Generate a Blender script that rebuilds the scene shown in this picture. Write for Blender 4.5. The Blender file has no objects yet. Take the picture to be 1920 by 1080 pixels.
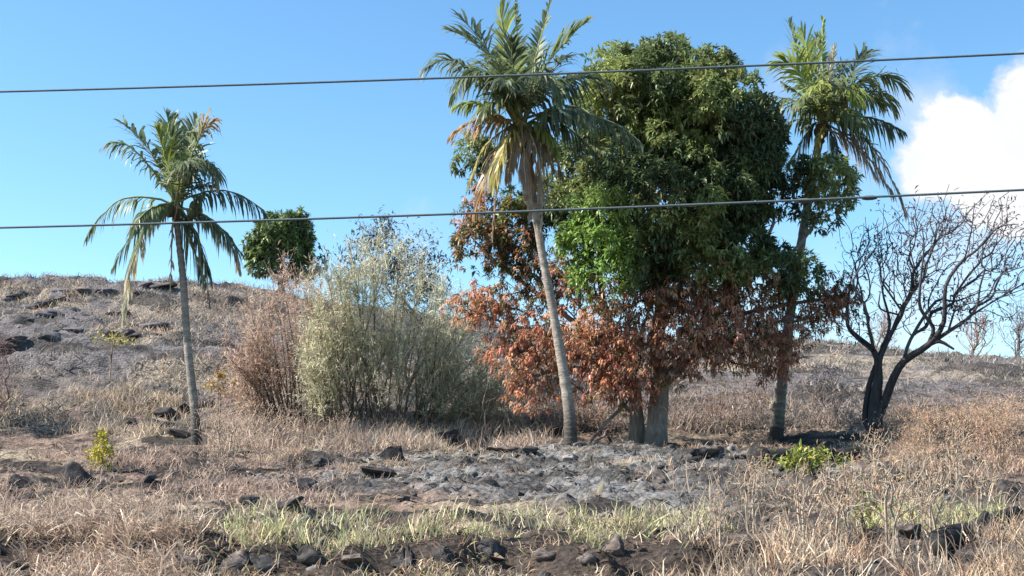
import bpy, math, random
import numpy as np
from mathutils import Vector, Matrix

# ------------------------------------------------------------------ camera
SC = bpy.context.scene
COL = SC.collection
R = math.radians
F = 2318.0                       # focal length in photo pixels (1920 wide)
PITCH = math.atan(360.0 / F)     # eye level lies at photo row 900
CAMZ = 1.7
cam = bpy.data.cameras.new('camera')
cam.sensor_width = 36.0
cam.lens = 36.0 * F / 1920.0
cam.clip_start = 0.1
cam.clip_end = 3000
camo = bpy.data.objects.new('camera', cam)
COL.objects.link(camo)
camo.location = (0, 0, CAMZ)
camo.rotation_euler = (math.pi / 2 + PITCH, 0, 0)
SC.camera = camo
CP, SP = math.cos(PITCH), math.sin(PITCH)


def ray(px, py):
    u = (px - 960.0) / F
    v = (540.0 - py) / F
    d = np.array([u, CP - v * SP, SP + v * CP])
    return d


def at(px, py, Y):
    d = ray(px, py)
    return np.array([0, 0, CAMZ]) + d * (Y / d[1])


def project(P):
    P = np.asarray(P, float)
    x, y, z = P[..., 0], P[..., 1], P[..., 2] - CAMZ
    dep = y * CP + z * SP
    up = -y * SP + z * CP
    dep = np.where(np.abs(dep) < 1e-3, 1e-3, dep)
    return 960 + F * x / dep, 540 - F * up / dep


# ------------------------------------------------------------------ world, sun
SUN_EL = R(43)
SUN_AZ = np.array([-0.99, -0.10])          # horizontal direction towards the sun
SUN_AZ = SUN_AZ / np.linalg.norm(SUN_AZ)
SKY_STRENGTH = 0.078
world = bpy.data.worlds.new('World')
SC.world = world
world.use_nodes = True
wt = world.node_tree
for n in list(wt.nodes):
    wt.nodes.remove(n)


def N(tree, typ, **kw):
    n = tree.nodes.new(typ)
    for k, v in kw.items():
        if k == 'ins':
            for a, b in v.items():
                n.inputs[a].default_value = b
        else:
            setattr(n, k, v)
    return n


def mth(t, op, a, b=None, clamp=False):
    n = t.nodes.new('ShaderNodeMath')
    n.operation = op
    n.use_clamp = clamp
    for i, q in enumerate((a, b)):
        if q is None:
            continue
        if isinstance(q, (int, float)):
            n.inputs[i].default_value = q
        else:
            t.links.new(q, n.inputs[i])
    return n.outputs[0]


sky = N(wt, 'ShaderNodeTexSky', sky_type='NISHITA', sun_disc=False,
        sun_elevation=SUN_EL, sun_rotation=math.atan2(SUN_AZ[0], SUN_AZ[1]),
        altitude=50, air_density=1.0, dust_density=0.3, ozone_density=3.0)
tc = N(wt, 'ShaderNodeTexCoord')
hsv = N(wt, 'ShaderNodeHueSaturation', ins={'Saturation': 1.13, 'Value': 1.27})
wt.links.new(sky.outputs[0], hsv.inputs['Color'])
tint = N(wt, 'ShaderNodeMixRGB', blend_type='MULTIPLY', ins={'Fac': 1.0, 'Color2': (0.98, 1.10, 1.05, 1)})
wt.links.new(hsv.outputs[0], tint.inputs['Color1'])
# fair-weather clouds, laid out by direction in the sky
cn = N(wt, 'ShaderNodeTexNoise', ins={'Scale': 13.0, 'Detail': 10.0, 'Roughness': 0.6, 'Distortion': 0.3})
wt.links.new(tc.outputs['Generated'], cn.inputs['Vector'])
cn2 = N(wt, 'ShaderNodeTexNoise', ins={'Scale': 2.1, 'Detail': 4.0, 'Roughness': 0.5})
wt.links.new(tc.outputs['Generated'], cn2.inputs['Vector'])


def blob(px, py, rpx):
    d = ray(px, py)
    d = d / np.linalg.norm(d)
    n = N(wt, 'ShaderNodeVectorMath', operation='DISTANCE')
    wt.links.new(tc.outputs['Generated'], n.inputs[0])
    n.inputs[1].default_value = d
    return mth(wt, 'SUBTRACT', 1.0, mth(wt, 'DIVIDE', n.outputs['Value'], rpx / F))


def vmax(lst):
    o = lst[0]
    for q in lst[1:]:
        o = mth(wt, 'MAXIMUM', o, q)
    return o


noise_c = mth(wt, 'SUBTRACT', cn.outputs['Fac'], 0.5)
dense = vmax([blob(1935, 285, 175), blob(1830, 290, 125), blob(1745, 318, 85), blob(2110, 280, 200)])
dense = mth(wt, 'ADD', dense, mth(wt, 'MULTIPLY', noise_c, 1.9))
dense = mth(wt, 'MULTIPLY', mth(wt, 'SUBTRACT', dense, 0.02), 3.6, True)
thin = vmax([blob(1810, 440, 290), blob(1680, 590, 260), blob(1750, 230, 130), mth(wt, 'MULTIPLY', blob(1470, 150, 80), 0.7),
             mth(wt, 'MULTIPLY', blob(1705, 60, 60), 0.3), mth(wt, 'MULTIPLY', blob(800, 470, 130), 0.5), mth(wt, 'MULTIPLY', blob(1250, 600, 250), 0.7)])
thin = mth(wt, 'ADD', thin, mth(wt, 'MULTIPLY', noise_c, 2.2))
thin = mth(wt, 'MULTIPLY', mth(wt, 'SUBTRACT', thin, 0.1), 0.95, True)
# the same kind of cloud in the rest of the sky
sepx = N(wt, 'ShaderNodeSeparateXYZ')
wt.links.new(tc.outputs['Generated'], sepx.inputs[0])
rest = mth(wt, 'ADD', mth(wt, 'MULTIPLY', mth(wt, 'SUBTRACT', cn2.outputs['Fac'], 0.60), 5.0),
           mth(wt, 'MULTIPLY', noise_c, 1.5))
rest = mth(wt, 'MULTIPLY', rest, mth(wt, 'MULTIPLY', mth(wt, 'SUBTRACT', 0.72, sepx.outputs[1]), 3.0, True), True)
cl = vmax([dense, mth(wt, 'MULTIPLY', thin, 0.62), rest])
cshade = N(wt, 'ShaderNodeMixRGB', ins={'Color1': (4.0, 4.6, 5.5, 1), 'Color2': (5.7, 5.8, 6.0, 1)})
wt.links.new(mth(wt, 'MULTIPLY', cl, mth(wt, 'MULTIPLY', cn.outputs['Fac'], 2.0), True), cshade.inputs['Fac'])
cmix = N(wt, 'ShaderNodeMixRGB')
wt.links.new(cl, cmix.inputs['Fac'])
wt.links.new(tint.outputs[0], cmix.inputs['Color1'])
wt.links.new(cshade.outputs[0], cmix.inputs['Color2'])
bg = N(wt, 'ShaderNodeBackground', ins={'Strength': SKY_STRENGTH})
wt.links.new(cmix.outputs[0], bg.inputs['Color'])
wo = N(wt, 'ShaderNodeOutputWorld')
wt.links.new(bg.outputs[0], wo.inputs['Surface'])

sl = bpy.data.lights.new('sun', 'SUN')
sl.energy = 5.0
sl.angle = R(0.53)
sl.color = (1.0, 0.94, 0.85)
so = bpy.data.objects.new('sun', sl)
COL.objects.link(so)
sdir = Vector((SUN_AZ[0] * math.cos(SUN_EL), SUN_AZ[1] * math.cos(SUN_EL), math.sin(SUN_EL)))
so.rotation_euler = sdir.to_track_quat('Z', 'Y').to_euler()
so.location = (-20, 5, 30)

SC.view_settings.view_transform = 'Standard'
SC.view_settings.look = 'None'
SC.view_settings.exposure = 1.2
SC.view_settings.gamma = 1.0
SC.render.film_transparent = False
SC.cycles.max_bounces = 7
SC.cycles.diffuse_bounces = 5
SC.cycles.transmission_bounces = 4
SC.cycles.use_denoising = True


# ------------------------------------------------------------------ numeric helpers
def smooth(a, b, x):
    t = np.clip((x - a) / (b - a), 0, 1)
    return t * t * (3 - 2 * t)


def _h(ix, iy, s):
    n = (ix.astype(np.int64) * 374761393 + iy.astype(np.int64) * 668265263 + s * 974711) & 0xffffffff
    n = ((n ^ (n >> 13)) * 1274126177) & 0xffffffff
    n = ((n ^ (n >> 16)) * 2246822519) & 0xffffffff
    return ((n ^ (n >> 15)) & 0xffff) / 65535.0


def vnoise(x, y, s=0):
    x = np.asarray(x, float)
    y = np.asarray(y, float)
    x0 = np.floor(x)
    y0 = np.floor(y)
    fx, fy = x - x0, y - y0
    fx = fx * fx * fx * (fx * (6 * fx - 15) + 10)
    fy = fy * fy * fy * (fy * (6 * fy - 15) + 10)
    a, b = _h(x0, y0, s), _h(x0 + 1, y0, s)
    c, d = _h(x0, y0 + 1, s), _h(x0 + 1, y0 + 1, s)
    return (a + (b - a) * fx) * (1 - fy) + (c + (d - c) * fx) * fy


def fbm(x, y, s=0, o=4):
    t, a, w = 0, 0.5, 0
    ca, sa = math.cos(0.6), math.sin(0.6)
    for i in range(o):
        t = t + a * vnoise(x, y, s + i * 17)
        w += a
        a *= 0.5
        x, y = (x * ca - y * sa) * 2.03 + 3.1, (x * sa + y * ca) * 2.03 + 7.7
    return t / w          # 0..1


def unit(v):
    v = np.asarray(v, float)
    return v / np.maximum(np.linalg.norm(v, axis=-1, keepdims=True), 1e-9)


UP = np.array([0, 0, 1.0])

# ------------------------------------------------------------------ terrain
RIDGE_PX = [(-900, 575), (-300, 548), (0, 541), (200, 545), (400, 548), (470, 556), (620, 590), (800, 612), (960, 626),
            (1300, 646), (1550, 658), (1700, 671), (1800, 680), (1920, 702), (2300, 740), (2900, 770)]


def ridge_y(x):
    return 70 - 12 * smooth(-12, 18, x)


_rx, _rz = [], []
for _px, _py in RIDGE_PX:
    Yg = 66.0
    for _ in range(6):
        p = at(_px, _py, Yg)
        Yg = float(ridge_y(p[0]))
    _rx.append(p[0])
    _rz.append(p[2])


def macro(x, y):
    near = np.interp(y, [-300, 0, 4.5, 6, 8, 11, 16, 21.3, 24, 26, 32, 40],
                     [0, 0, 0.0, 0.12, 0.5, 0.85, 1.28, 1.70, 2.03, 2.17, 2.34, 2.6])
    Yr = ridge_y(x)
    Zr = np.interp(x, _rx, _rz)
    t = np.clip((y - 30) / (Yr - 30), 0, 1)
    f = 1 - (1 - t) ** 1.22
    f = f * smooth(0, 0.18, t) * 1.0 + f * 0.55 * (1 - smooth(0, 0.18, t))
    z = np.where(y > 30, near + (Zr - near) * f, near)
    b = np.maximum(y - Yr, 0)
    z = np.where(y > Yr, Zr - 0.10 * b - 0.0009 * np.minimum(b, 60) ** 2, z)
    return np.maximum(z, -8)


def ash_mask(x, y):
    e = ((x - 1.3) / 5.0) ** 2 + ((y - 21.0) / 5.6) ** 2
    return smooth(1.5, 0.3, e + 1.5 * (fbm(x * 0.5, y * 0.5, 71) - 0.5))


def ground_z(x, y):
    x = np.asarray(x, float)
    y = np.asarray(y, float)
    z = macro(x, y)
    off = smooth(4.5, 8.5, y)
    hill = smooth(31, 40, y)
    z = z + off * (1 - hill) * ((fbm(x * 0.35, y * 0.35, 3) - 0.5) * 0.35 + (fbm(x * 1.3, y * 1.3, 5) - 0.5) * 0.22)
    # clods and lumps
    l1 = 1 - np.abs(2 * fbm(x * 2.6, y * 2.1, 9, 3) - 1) * 1.6
    l2 = 1 - np.abs(2 * fbm(x * 6.0, y * 4.6, 15, 2) - 1) * 1.4
    am_ = ash_mask(x, y)
    z = z + off * (1 - hill * 0.6) * ((0.12 + 0.10 * am_) * l1 + (0.05 + 0.05 * am_) * l2)
    # the hillside: low rock ledges that follow the contour
    Yw = y + 3.2 * (fbm(x * 0.10, y * 0.10, 21) - 0.5) * 2
    led = fbm(x * 0.16, Yw * 0.62, 25, 3)
    led = smooth(0.50, 0.56, led) * 0.5 + smooth(0.60, 0.64, led) * 0.5
    leftm = 0.45 + 0.55 * smooth(2, -8, x)
    z = z + hill * leftm * (led * 0.6 + (fbm(x * 0.5, y * 1.1, 33) - 0.5) * 0.42 + (fbm(x * 1.6, y * 2.6, 37, 3) - 0.5) * 0.46)
    # eroded bank along the foot of the slope
    wob = (fbm(x * 0.9, 3.3, 41, 3) - 0.5) * 1.1
    bank = 1 - smooth(11.95, 12.35, y + wob)
    z = z - 0.26 * bank * smooth(-5.2, -4.2, x) * smooth(2.6, 1.6, x) * smooth(8, 10.5, y)
    return z


def gz(x, y):
    return float(ground_z(np.array([x]), np.array([y]))[0])


def hit(px, py, y0=8.0, y1=90.0):
    """where the sight line through a photo pixel meets the ground"""
    d = ray(px, py)
    ys = np.arange(y0, y1, 0.03)
    t = ys / d[1]
    gx, gzz = d[0] * t, CAMZ + d[2] * t
    below = gzz <= ground_z(gx, ys)
    i = int(np.argmax(below)) if below.any() else len(ys) - 1
    return np.array([gx[i], ys[i], float(ground_z(gx[i:i + 1], ys[i:i + 1])[0])])


def foot(px, Y):
    x = (px - 960) / F * (Y * CP + (2 - CAMZ) * SP)
    return np.array([x, Y, gz(x, Y)])


# ------------------------------------------------------------------ materials
def newmat(name):
    m = bpy.data.materials.new(name)
    m.use_nodes = True
    t = m.node_tree
    for n in list(t.nodes):
        t.nodes.remove(n)
    o = t.nodes.new('ShaderNodeOutputMaterial')
    return m, t, o


def colvar(t, lo=0.7, hi=1.25, scale=3.0, detail=3.0):
    """vertex colour times soft object-space noise"""
    a = N(t, 'ShaderNodeAttribute', attribute_name='Col')
    g = N(t, 'ShaderNodeNewGeometry')
    no = N(t, 'ShaderNodeTexNoise', ins={'Scale': scale, 'Detail': detail, 'Roughness': 0.6})
    t.links.new(g.outputs['Position'], no.inputs['Vector'])
    mr = N(t, 'ShaderNodeMapRange', ins={'From Min': 0.25, 'From Max': 0.75, 'To Min': lo, 'To Max': hi})
    t.links.new(no.outputs['Fac'], mr.inputs['Value'])
    mx = N(t, 'ShaderNodeVectorMath', operation='SCALE')
    t.links.new(a.outputs['Color'], mx.inputs[0])
    t.links.new(mr.outputs[0], mx.inputs['Scale'])
    return mx.outputs[0], no, g


def leafmat(name, trans=0.35, rough=0.5, spec=0.3, gloss=True):
    m, t, o = newmat(name)
    c, no, g = colvar(t, 0.75, 1.25, 5.0)
    p = N(t, 'ShaderNodeBsdfPrincipled', ins={'Roughness': rough, 'Specular IOR Level': spec})
    t.links.new(c, p.inputs['Base Color'])
    tr = N(t, 'ShaderNodeBsdfTranslucent')
    t.links.new(c, tr.inputs['Color'])
    mx = N(t, 'ShaderNodeMixShader', ins={'Fac': trans})
    t.links.new(p.outputs[0], mx.inputs[1])
    t.links.new(tr.outputs[0], mx.inputs[2])
    t.links.new(mx.outputs[0], o.inputs['Surface'])
    return m


def barkmat(name, scale=14.0, bump=0.6, rough=0.9, stretch=(1, 1, 0.25), lo=0.55, hi=1.35):
    m, t, o = newmat(name)
    a = N(t, 'ShaderNodeAttribute', attribute_name='Col')
    g = N(t, 'ShaderNodeNewGeometry')
    mp = N(t, 'ShaderNodeMapping', ins={'Scale': stretch})
    t.links.new(g.outputs['Position'], mp.inputs['Vector'])
    no = N(t, 'ShaderNodeTexNoise', ins={'Scale': scale, 'Detail': 6.0, 'Roughness': 0.65})
    t.links.new(mp.outputs[0], no.inputs['Vector'])
    mr = N(t, 'ShaderNodeMapRange', ins={'From Min': 0.3, 'From Max': 0.7, 'To Min': lo, 'To Max': hi})
    t.links.new(no.outputs['Fac'], mr.inputs['Value'])
    mx = N(t, 'ShaderNodeVectorMath', operation='SCALE')
    t.links.new(a.outputs['Color'], mx.inputs[0])
    t.links.new(mr.outputs[0], mx.inputs['Scale'])
    p = N(t, 'ShaderNodeBsdfPrincipled', ins={'Roughness': rough, 'Specular IOR Level': 0.15})
    t.links.new(mx.outputs[0], p.inputs['Base Color'])
    b = N(t, 'ShaderNodeBump', ins={'Strength': bump, 'Distance': 0.03})
    t.links.new(no.outputs['Fac'], b.inputs['Height'])
    t.links.new(b.outputs[0], p.inputs['Normal'])
    t.links.new(p.outputs[0], o.inputs['Surface'])
    return m


M_LEAF = leafmat('broad_leaf', 0.30, 0.42, 0.45)
M_FROND = leafmat('palm_leaflet', 0.48, 0.42, 0.4)
M_DRY = leafmat('dry_leaf', 0.42, 0.8, 0.1)
M_GRASS = leafmat('grass_blade', 0.27, 0.7, 0.15)
M_FEATHER = leafmat('feathery_leaf', 0.58, 0.85, 0.05)
M_BARK = barkmat('bark')
M_TWIG = barkmat('twig', 30, 0.2, lo=0.75, hi=1.2)
M_PALM = barkmat('palm_bark', 10, 0.7, stretch=(1, 1, 3.0))
M_ROCK = barkmat('scorched_stone', 9, 0.9, stretch=(1, 1, 1), lo=0.45, hi=1.5)
M_METAL = barkmat('weathered_cable', 40, 0.1, 0.55, lo=0.85, hi=1.15)

# ground: vertex colour (what lies there) broken up by soot, ash and litter at several scales
M_GROUND, t, o = newmat('burnt_ground')
a = N(t, 'ShaderNodeAttribute', attribute_name='Col')
g = N(t, 'ShaderNodeNewGeometry')
n1 = N(t, 'ShaderNodeTexNoise', ins={'Scale': 3.2, 'Detail': 8.0, 'Roughness': 0.68})
n2 = N(t, 'ShaderNodeTexNoise', ins={'Scale': 17.0, 'Detail': 6.0, 'Roughness': 0.7})
n3 = N(t, 'ShaderNodeTexVoronoi', ins={'Scale': 11.0, 'Randomness': 1.0})
mp = N(t, 'ShaderNodeMapping', ins={'Scale': (1.0, 1.6, 1.6)})
t.links.new(g.outputs['Position'], mp.inputs['Vector'])
for q in (n1, n2, n3):
    t.links.new(mp.outputs[0], q.inputs['Vector'])
soot = N(t, 'ShaderNodeMapRange', ins={'From Min': 0.50, 'From Max': 0.62, 'To Min': 0.0, 'To Max': 0.72})
t.links.new(n1.outputs['Fac'], soot.inputs['Value'])
s2 = N(t, 'ShaderNodeMapRange', ins={'From Min': 0.3, 'From Max': 0.7, 'To Min': 0.55, 'To Max': 1.45})
t.links.new(n2.outputs['Fac'], s2.inputs['Value'])
sc = N(t, 'ShaderNodeVectorMath', operation='SCALE')
t.links.new(a.outputs['Color'], sc.inputs[0])
t.links.new(s2.outputs[0], sc.inputs['Scale'])
mx = N(t, 'ShaderNodeMixRGB', ins={'Color2': (0.028, 0.025, 0.024, 1)})
t.links.new(soot.outputs[0], mx.inputs['Fac'])
t.links.new(sc.outputs[0], mx.inputs['Color1'])
p = N(t, 'ShaderNodeBsdfPrincipled', ins={'Roughness': 0.95, 'Specular IOR Level': 0.1})
t.links.new(mx.outputs[0], p.inputs['Base Color'])
hb = mth(t, 'ADD', n2.outputs['Fac'], mth(t, 'MULTIPLY', n3.outputs['Distance'], 0.8))
b = N(t, 'ShaderNodeBump', ins={'Strength': 0.9, 'Distance': 0.06})
t.links.new(hb, b.inputs['Height'])
t.links.new(b.outputs[0], p.inputs['Normal'])
t.links.new(p.outputs[0], o.inputs['Surface'])


# ------------------------------------------------------------------ mesh helpers
def mesh_from(name, V, faces, mat, col=None, smooth_shade=False):
    """faces: list of integer arrays, each (m, k)"""
    V = np.ascontiguousarray(V, dtype=np.float32)
    faces = [np.asarray(f, dtype=np.int32) for f in faces if len(f)]
    me = bpy.data.meshes.new(name)
    nl = sum(f.size for f in faces)
    nf = sum(len(f) for f in faces)
    me.vertices.add(len(V))
    me.vertices.foreach_set('co', V.ravel())
    me.loops.add(nl)
    me.loops.foreach_set('vertex_index', np.concatenate([f.ravel() for f in faces]))
    me.polygons.add(nf)
    tot = np.concatenate([np.full(len(f), f.shape[1], np.int32) for f in faces])
    st = np.concatenate([[0], np.cumsum(tot)[:-1]]).astype(np.int32)
    me.polygons.foreach_set('loop_start', st)
    me.polygons.foreach_set('loop_total', tot)
    if smooth_shade:
        me.polygons.foreach_set('use_smooth', np.ones(nf, bool))
    me.update(calc_edges=True)
    if col is not None:
        col = np.asarray(col, dtype=np.float32)
        if col.ndim == 1:
            col = np.tile(col, (len(V), 1))
        c4 = np.ones((len(V), 4), np.float32)
        c4[:, :3] = np.clip(col, 0, 1)
        at_ = me.color_attributes.new('Col', 'FLOAT_COLOR', 'POINT')
        at_.data.foreach_set('color', c4.ravel())
    me.materials.append(mat)
    return me


def link(name, me, parent=None, loc=(0, 0, 0)):
    o = bpy.data.objects.new(name, me)
    COL.objects.link(o)
    o.location = loc
    if parent is not None:
        o.parent = parent
    return o


def tag(o, label, cat, group=None):
    o['label'] = label
    o['category'] = cat
    if group:
        o['group'] = group
    return o


def thing(name, loc, label, cat, group=None):
    o = link(name, None, None, tuple(float(q) for q in loc))
    return tag(o, label, cat, group)


def part(root, name, geo, mat, smooth_shade=False, parent=None, base=None):
    """geo = (V in world space, faces, colours); stored relative to the thing's base"""
    V, faces, col = geo
    base = np.array(root.location) if base is None else base
    me = mesh_from(name, V - base, faces, mat, col, smooth_shade)
    o_ = link(name, me, parent or root)
    if name in ('twigs', 'foliage', 'leaves', 'crown', 'scorched_crown'):
        o_['kind'] = 'stuff'
    return o_


def copy_thing(root, loc, rz, scale, label=None):
    r = root.copy()
    COL.objects.link(r)
    r.location = tuple(float(q) for q in loc)
    r.rotation_euler = (0, 0, rz)
    r.scale = (scale,) * 3
    if label:
        r['label'] = label
    for ch in list(root.children):
        c = ch.copy()
        COL.objects.link(c)
        c.parent = r
        for gch in list(ch.children):
            d = gch.copy()
            COL.objects.link(d)
            d.parent = c
    return r


def merge(geos):
    Vs, Fs, Cs, k = [], {}, [], 0
    for V, faces, col in geos:
        if len(V) == 0:
            continue
        Vs.append(V)
        c = np.asarray(col, float)
        Cs.append(np.tile(c, (len(V), 1)) if c.ndim == 1 else c)
        for f in faces:
            f = np.asarray(f)
            if len(f):
                Fs.setdefault(f.shape[1], []).append(f + k)
        k += len(V)
    return np.concatenate(Vs), [np.concatenate(v) for v in Fs.values()], np.concatenate(Cs)


def tube(P, rad, sides=8, col=(0.3, 0.3, 0.3), cap=True):
    P = np.asarray(P, float)
    n = len(P)
    rad = np.broadcast_to(np.asarray(rad, float), (n,))
    T = np.gradient(P, axis=0)
    T = unit(T)
    ref = np.array([0.0, 1.0, 0.02]) if abs(T[0][1]) < 0.8 else np.array([1.0, 0, 0.02])
    A = unit(np.cross(T, ref))
    B = np.cross(T, A)
    th = np.arange(sides) * 2 * math.pi / sides
    V = P[:, None] + rad[:, None, None] * (A[:, None] * np.cos(th)[None, :, None] + B[:, None] * np.sin(th)[None, :, None])
    V = V.reshape(-1, 3)
    i = np.arange(n - 1)[:, None] * sides
    j = np.arange(sides)[None]
    j2 = (j + 1) % sides
    q = np.stack([i + j, i + j2, i + sides + j2, i + sides + j], -1).reshape(-1, 4)
    faces = [q]
    if cap and rad[-1] > 0.004:
        c0 = len(V)
        V = np.vstack([V, P[-1:], P[:1]])
        a = (n - 1) * sides
        tri = np.stack([a + np.arange(sides), a + (np.arange(sides) + 1) % sides, np.full(sides, c0)], -1)
        tri2 = np.stack([(np.arange(sides) + 1) % sides, np.arange(sides), np.full(sides, c0 + 1)], -1)
        faces.append(np.vstack([tri, tri2]))
    col = np.asarray(col, float)
    if col.ndim == 2:
        cc = np.repeat(col, sides, axis=0)
        if len(cc) < len(V):
            cc = np.vstack([cc, col[-1:], col[:1]])
        col = cc
    return V, faces, col


def catmull(P, k=4):
    P = np.asarray(P, float)
    if len(P) < 3:
        t = np.linspace(0, 1, k + 1)[:, None]
        return P[0] + (P[-1] - P[0]) * t
    Q = np.vstack([2 * P[0] - P[1], P, 2 * P[-1] - P[-2]])
    out = []
    for i in range(len(P) - 1):
        p0, p1, p2, p3 = Q[i:i + 4]
        for s in range(k):
            t = s / k
            out.append(0.5 * (2 * p1 + (p2 - p0) * t + (2 * p0 - 5 * p1 + 4 * p2 - p3) * t * t + (3 * p1 - p0 - 3 * p2 + p3) * t ** 3))
    out.append(P[-1])
    return np.array(out)


def grow(P0, par0, targets, bf=0.25):
    """connect points to a skeleton, each to the node that is near and near the root"""
    n0 = len(P0)
    P = np.vstack([P0, targets])
    par = np.concatenate([par0, np.full(len(targets), -1)]).astype(int)
    pl = np.zeros(len(P))
    for i in range(n0):
        if par[i] >= 0:
            pl[i] = pl[par[i]] + np.linalg.norm(P[i] - P[par[i]])
    D = np.linalg.norm(targets[:, None] - P0[None], axis=2) + bf * pl[None, :n0]
    bp = D.argmin(1)
    best = D.min(1)
    done = np.zeros(len(targets), bool)
    for _ in range(len(targets)):
        j = int(np.where(done, 1e9, best).argmin())
        done[j] = True
        i = n0 + j
        par[i] = bp[j]
        pl[i] = pl[par[i]] + np.linalg.norm(P[i] - P[par[i]])
        c = np.linalg.norm(targets - P[i], axis=1) + bf * pl[i]
        m = c < best
        best[m] = c[m]
        bp[m] = i
    return P, par


def tree_geo(P, par, r_tip, expo, rng, col, rmax=None, jitter=0.06, thin_sides=3, sub=3, r_fixed=None, split=None):
    """tapered limbs along the thickest chains; returns the geometry (thick, thin)"""
    n = len(P)
    kids = [[] for _ in range(n)]
    roots = []
    for i in range(n):
        (kids[par[i]] if par[i] >= 0 else roots).append(i)
    order, stack = [], list(roots)
    while stack:
        i = stack.pop()
        order.append(i)
        stack.extend(kids[i])
    acc = np.zeros(n)
    for i in reversed(order):
        acc[i] = sum(acc[k] for k in kids[i]) if kids[i] else r_tip ** expo
    rad = acc ** (1 / expo)
    if rmax is not None:
        top = rad[roots].max()
        if top > rmax:
            rad = r_tip + (rad - r_tip) * (rmax - r_tip) / (top - r_tip)
    if r_fixed is not None:
        m = r_fixed > 0
        rad[:len(r_fixed)][m] = r_fixed[m]
    thick, thin = [], []
    starts = [(-1, r) for r in roots]
    while starts:
        p, i = starts.pop()
        ch = [i]
        while kids[ch[-1]]:
            ks = sorted(kids[ch[-1]], key=lambda k: -rad[k])
            for k in ks[1:]:
                starts.append((ch[-1], k))
            ch.append(ks[0])
        idx = ([p] if p >= 0 else []) + ch
        if len(idx) < 2:
            continue
        Q = P[idx]
        rr = rad[idx].copy()
        if p >= 0:
            rr[0] = min(rad[p], rad[i] * 1.15)
        if len(idx) == 2:
            L = np.linalg.norm(Q[1] - Q[0])
            Q = np.vstack([Q[0], (Q[0] + Q[1]) / 2 + rng.normal(0, jitter * L, 3), Q[1]])
            rr = np.array([rr[0], (rr[0] + rr[1]) / 2, rr[1] * 0.6])
        S = catmull(Q, sub)
        rs = np.interp(np.linspace(0, len(rr) - 1, len(S)), np.arange(len(rr)), rr)
        big = rs.max() > 0.035
        gcol = col(S, rs) if callable(col) else col
        tb = tube(S, rs, 20 if rs.max() > 0.13 else (8 if big else thin_sides), gcol, cap=big)
        if rs.max() > 0.13:
            m = len(S) * 20
            th = np.tile(np.arange(20) * 2 * math.pi / 20, len(S))
            k_ = np.repeat(np.arange(len(S)), 20)
            flare = np.exp(-np.maximum(S[:, 2] - S[0, 2], 0) / 0.5)[k_]
            f_ = 1 + 0.13 * np.sin(3 * th + 0.15 * k_) + 0.09 * np.sin(5 * th + 1.3 - 0.1 * k_) + 0.03 * rng.normal(0, 1, m) + flare * (0.12 + 0.28 * np.maximum(np.sin(4 * th + 0.7), 0))
            V_ = tb[0]
            V_[:m] = S[k_] + (V_[:m] - S[k_]) * f_[:, None]
        (thick if big else thin).append(tb)
    return (merge(thick) if thick else None), (merge(thin) if thin else None)


def leaves(B, D, L, W, col, rng, droop=0.5, fold=0.25):
    """one folded, drooping leaf of four triangles per row of B"""
    B = np.asarray(B, float)
    n = len(B)
    D = unit(D)
    L = np.broadcast_to(L, (n,))[:, None]
    W = np.broadcast_to(W, (n,))[:, None]
    S = unit(np.cross(D, UP + rng.normal(0, 0.35, (n, 3))))
    Nn = np.cross(S, D)
    D2 = unit(D - UP * droop)
    Mid = B + D * L * 0.5
    Tip = Mid + D2 * L * 0.5
    lf = Mid - S * W * 0.5 + Nn * W * fold - D * L * 0.08
    rt = Mid + S * W * 0.5 + Nn * W * fold - D * L * 0.08
    V = np.stack([B, lf, Mid, rt, Tip], 1).reshape(-1, 3)
    k = np.arange(n)[:, None, None] * 5
    f = np.array([[0, 2, 1], [0, 3, 2], [1, 2, 4], [2, 3, 4]])[None] + k
    return V, [f.reshape(-1, 3)], np.repeat(col, 5, axis=0)


def blades(B, D, L, W, col, rng, bend=0.5, tipcol=None):
    """a curved grass blade of two quads and a tip per row of B"""
    n = len(B)
    D = unit(D)
    L = np.broadcast_to(L, (n,))[:, None]
    W = np.broadcast_to(W, (n,))[:, None]
    S = unit(np.cross(D, rng.normal(0, 1, (n, 3))))
    side = unit(rng.normal(0, 1, (n, 3)) * [1, 1, 0])
    bend = np.broadcast_to(bend, (n,))[:, None]
    D2 = unit(D + side * bend * 0.6 - UP * bend * 0.15)
    D3 = unit(D2 + side * bend - UP * bend * 0.5)
    p1 = B + D * L * 0.4
    p2 = p1 + D2 * L * 0.33
    p3 = p2 + D3 * L * 0.27
    V = np.stack([B - S * W * .5, B + S * W * .5, p1 - S * W * .5, p1 + S * W * .5, p2 - S * W * .3, p2 + S * W * .3, p3], 1).reshape(-1, 3)
    k = np.arange(n)[:, None, None] * 7
    q = (np.array([[0, 1, 3, 2], [2, 3, 5, 4]])[None] + k).reshape(-1, 4)
    tr = (np.array([[4, 5, 6]])[None] + k).reshape(-1, 3)
    return V, [q, tr], np.repeat(col, 7, axis=0)


def pick(rng, n, palette, var=0.15):
    pal = np.array(palette, float)
    c = pal[rng.integers(0, len(pal), n)]
    return c * (1 + rng.normal(0, var, (n, 1))).clip(0.5, 1.6) * (1 + rng.normal(0, 0.05, (n, 3)))


# ------------------------------------------------------------------ the ground
def axis(start, pts):
    out = [start]
    for lim, step, gr in pts:
        s = step
        while out[-1] < lim:
            out.append(out[-1] + s)
            s *= gr
    return np.array(out)


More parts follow.
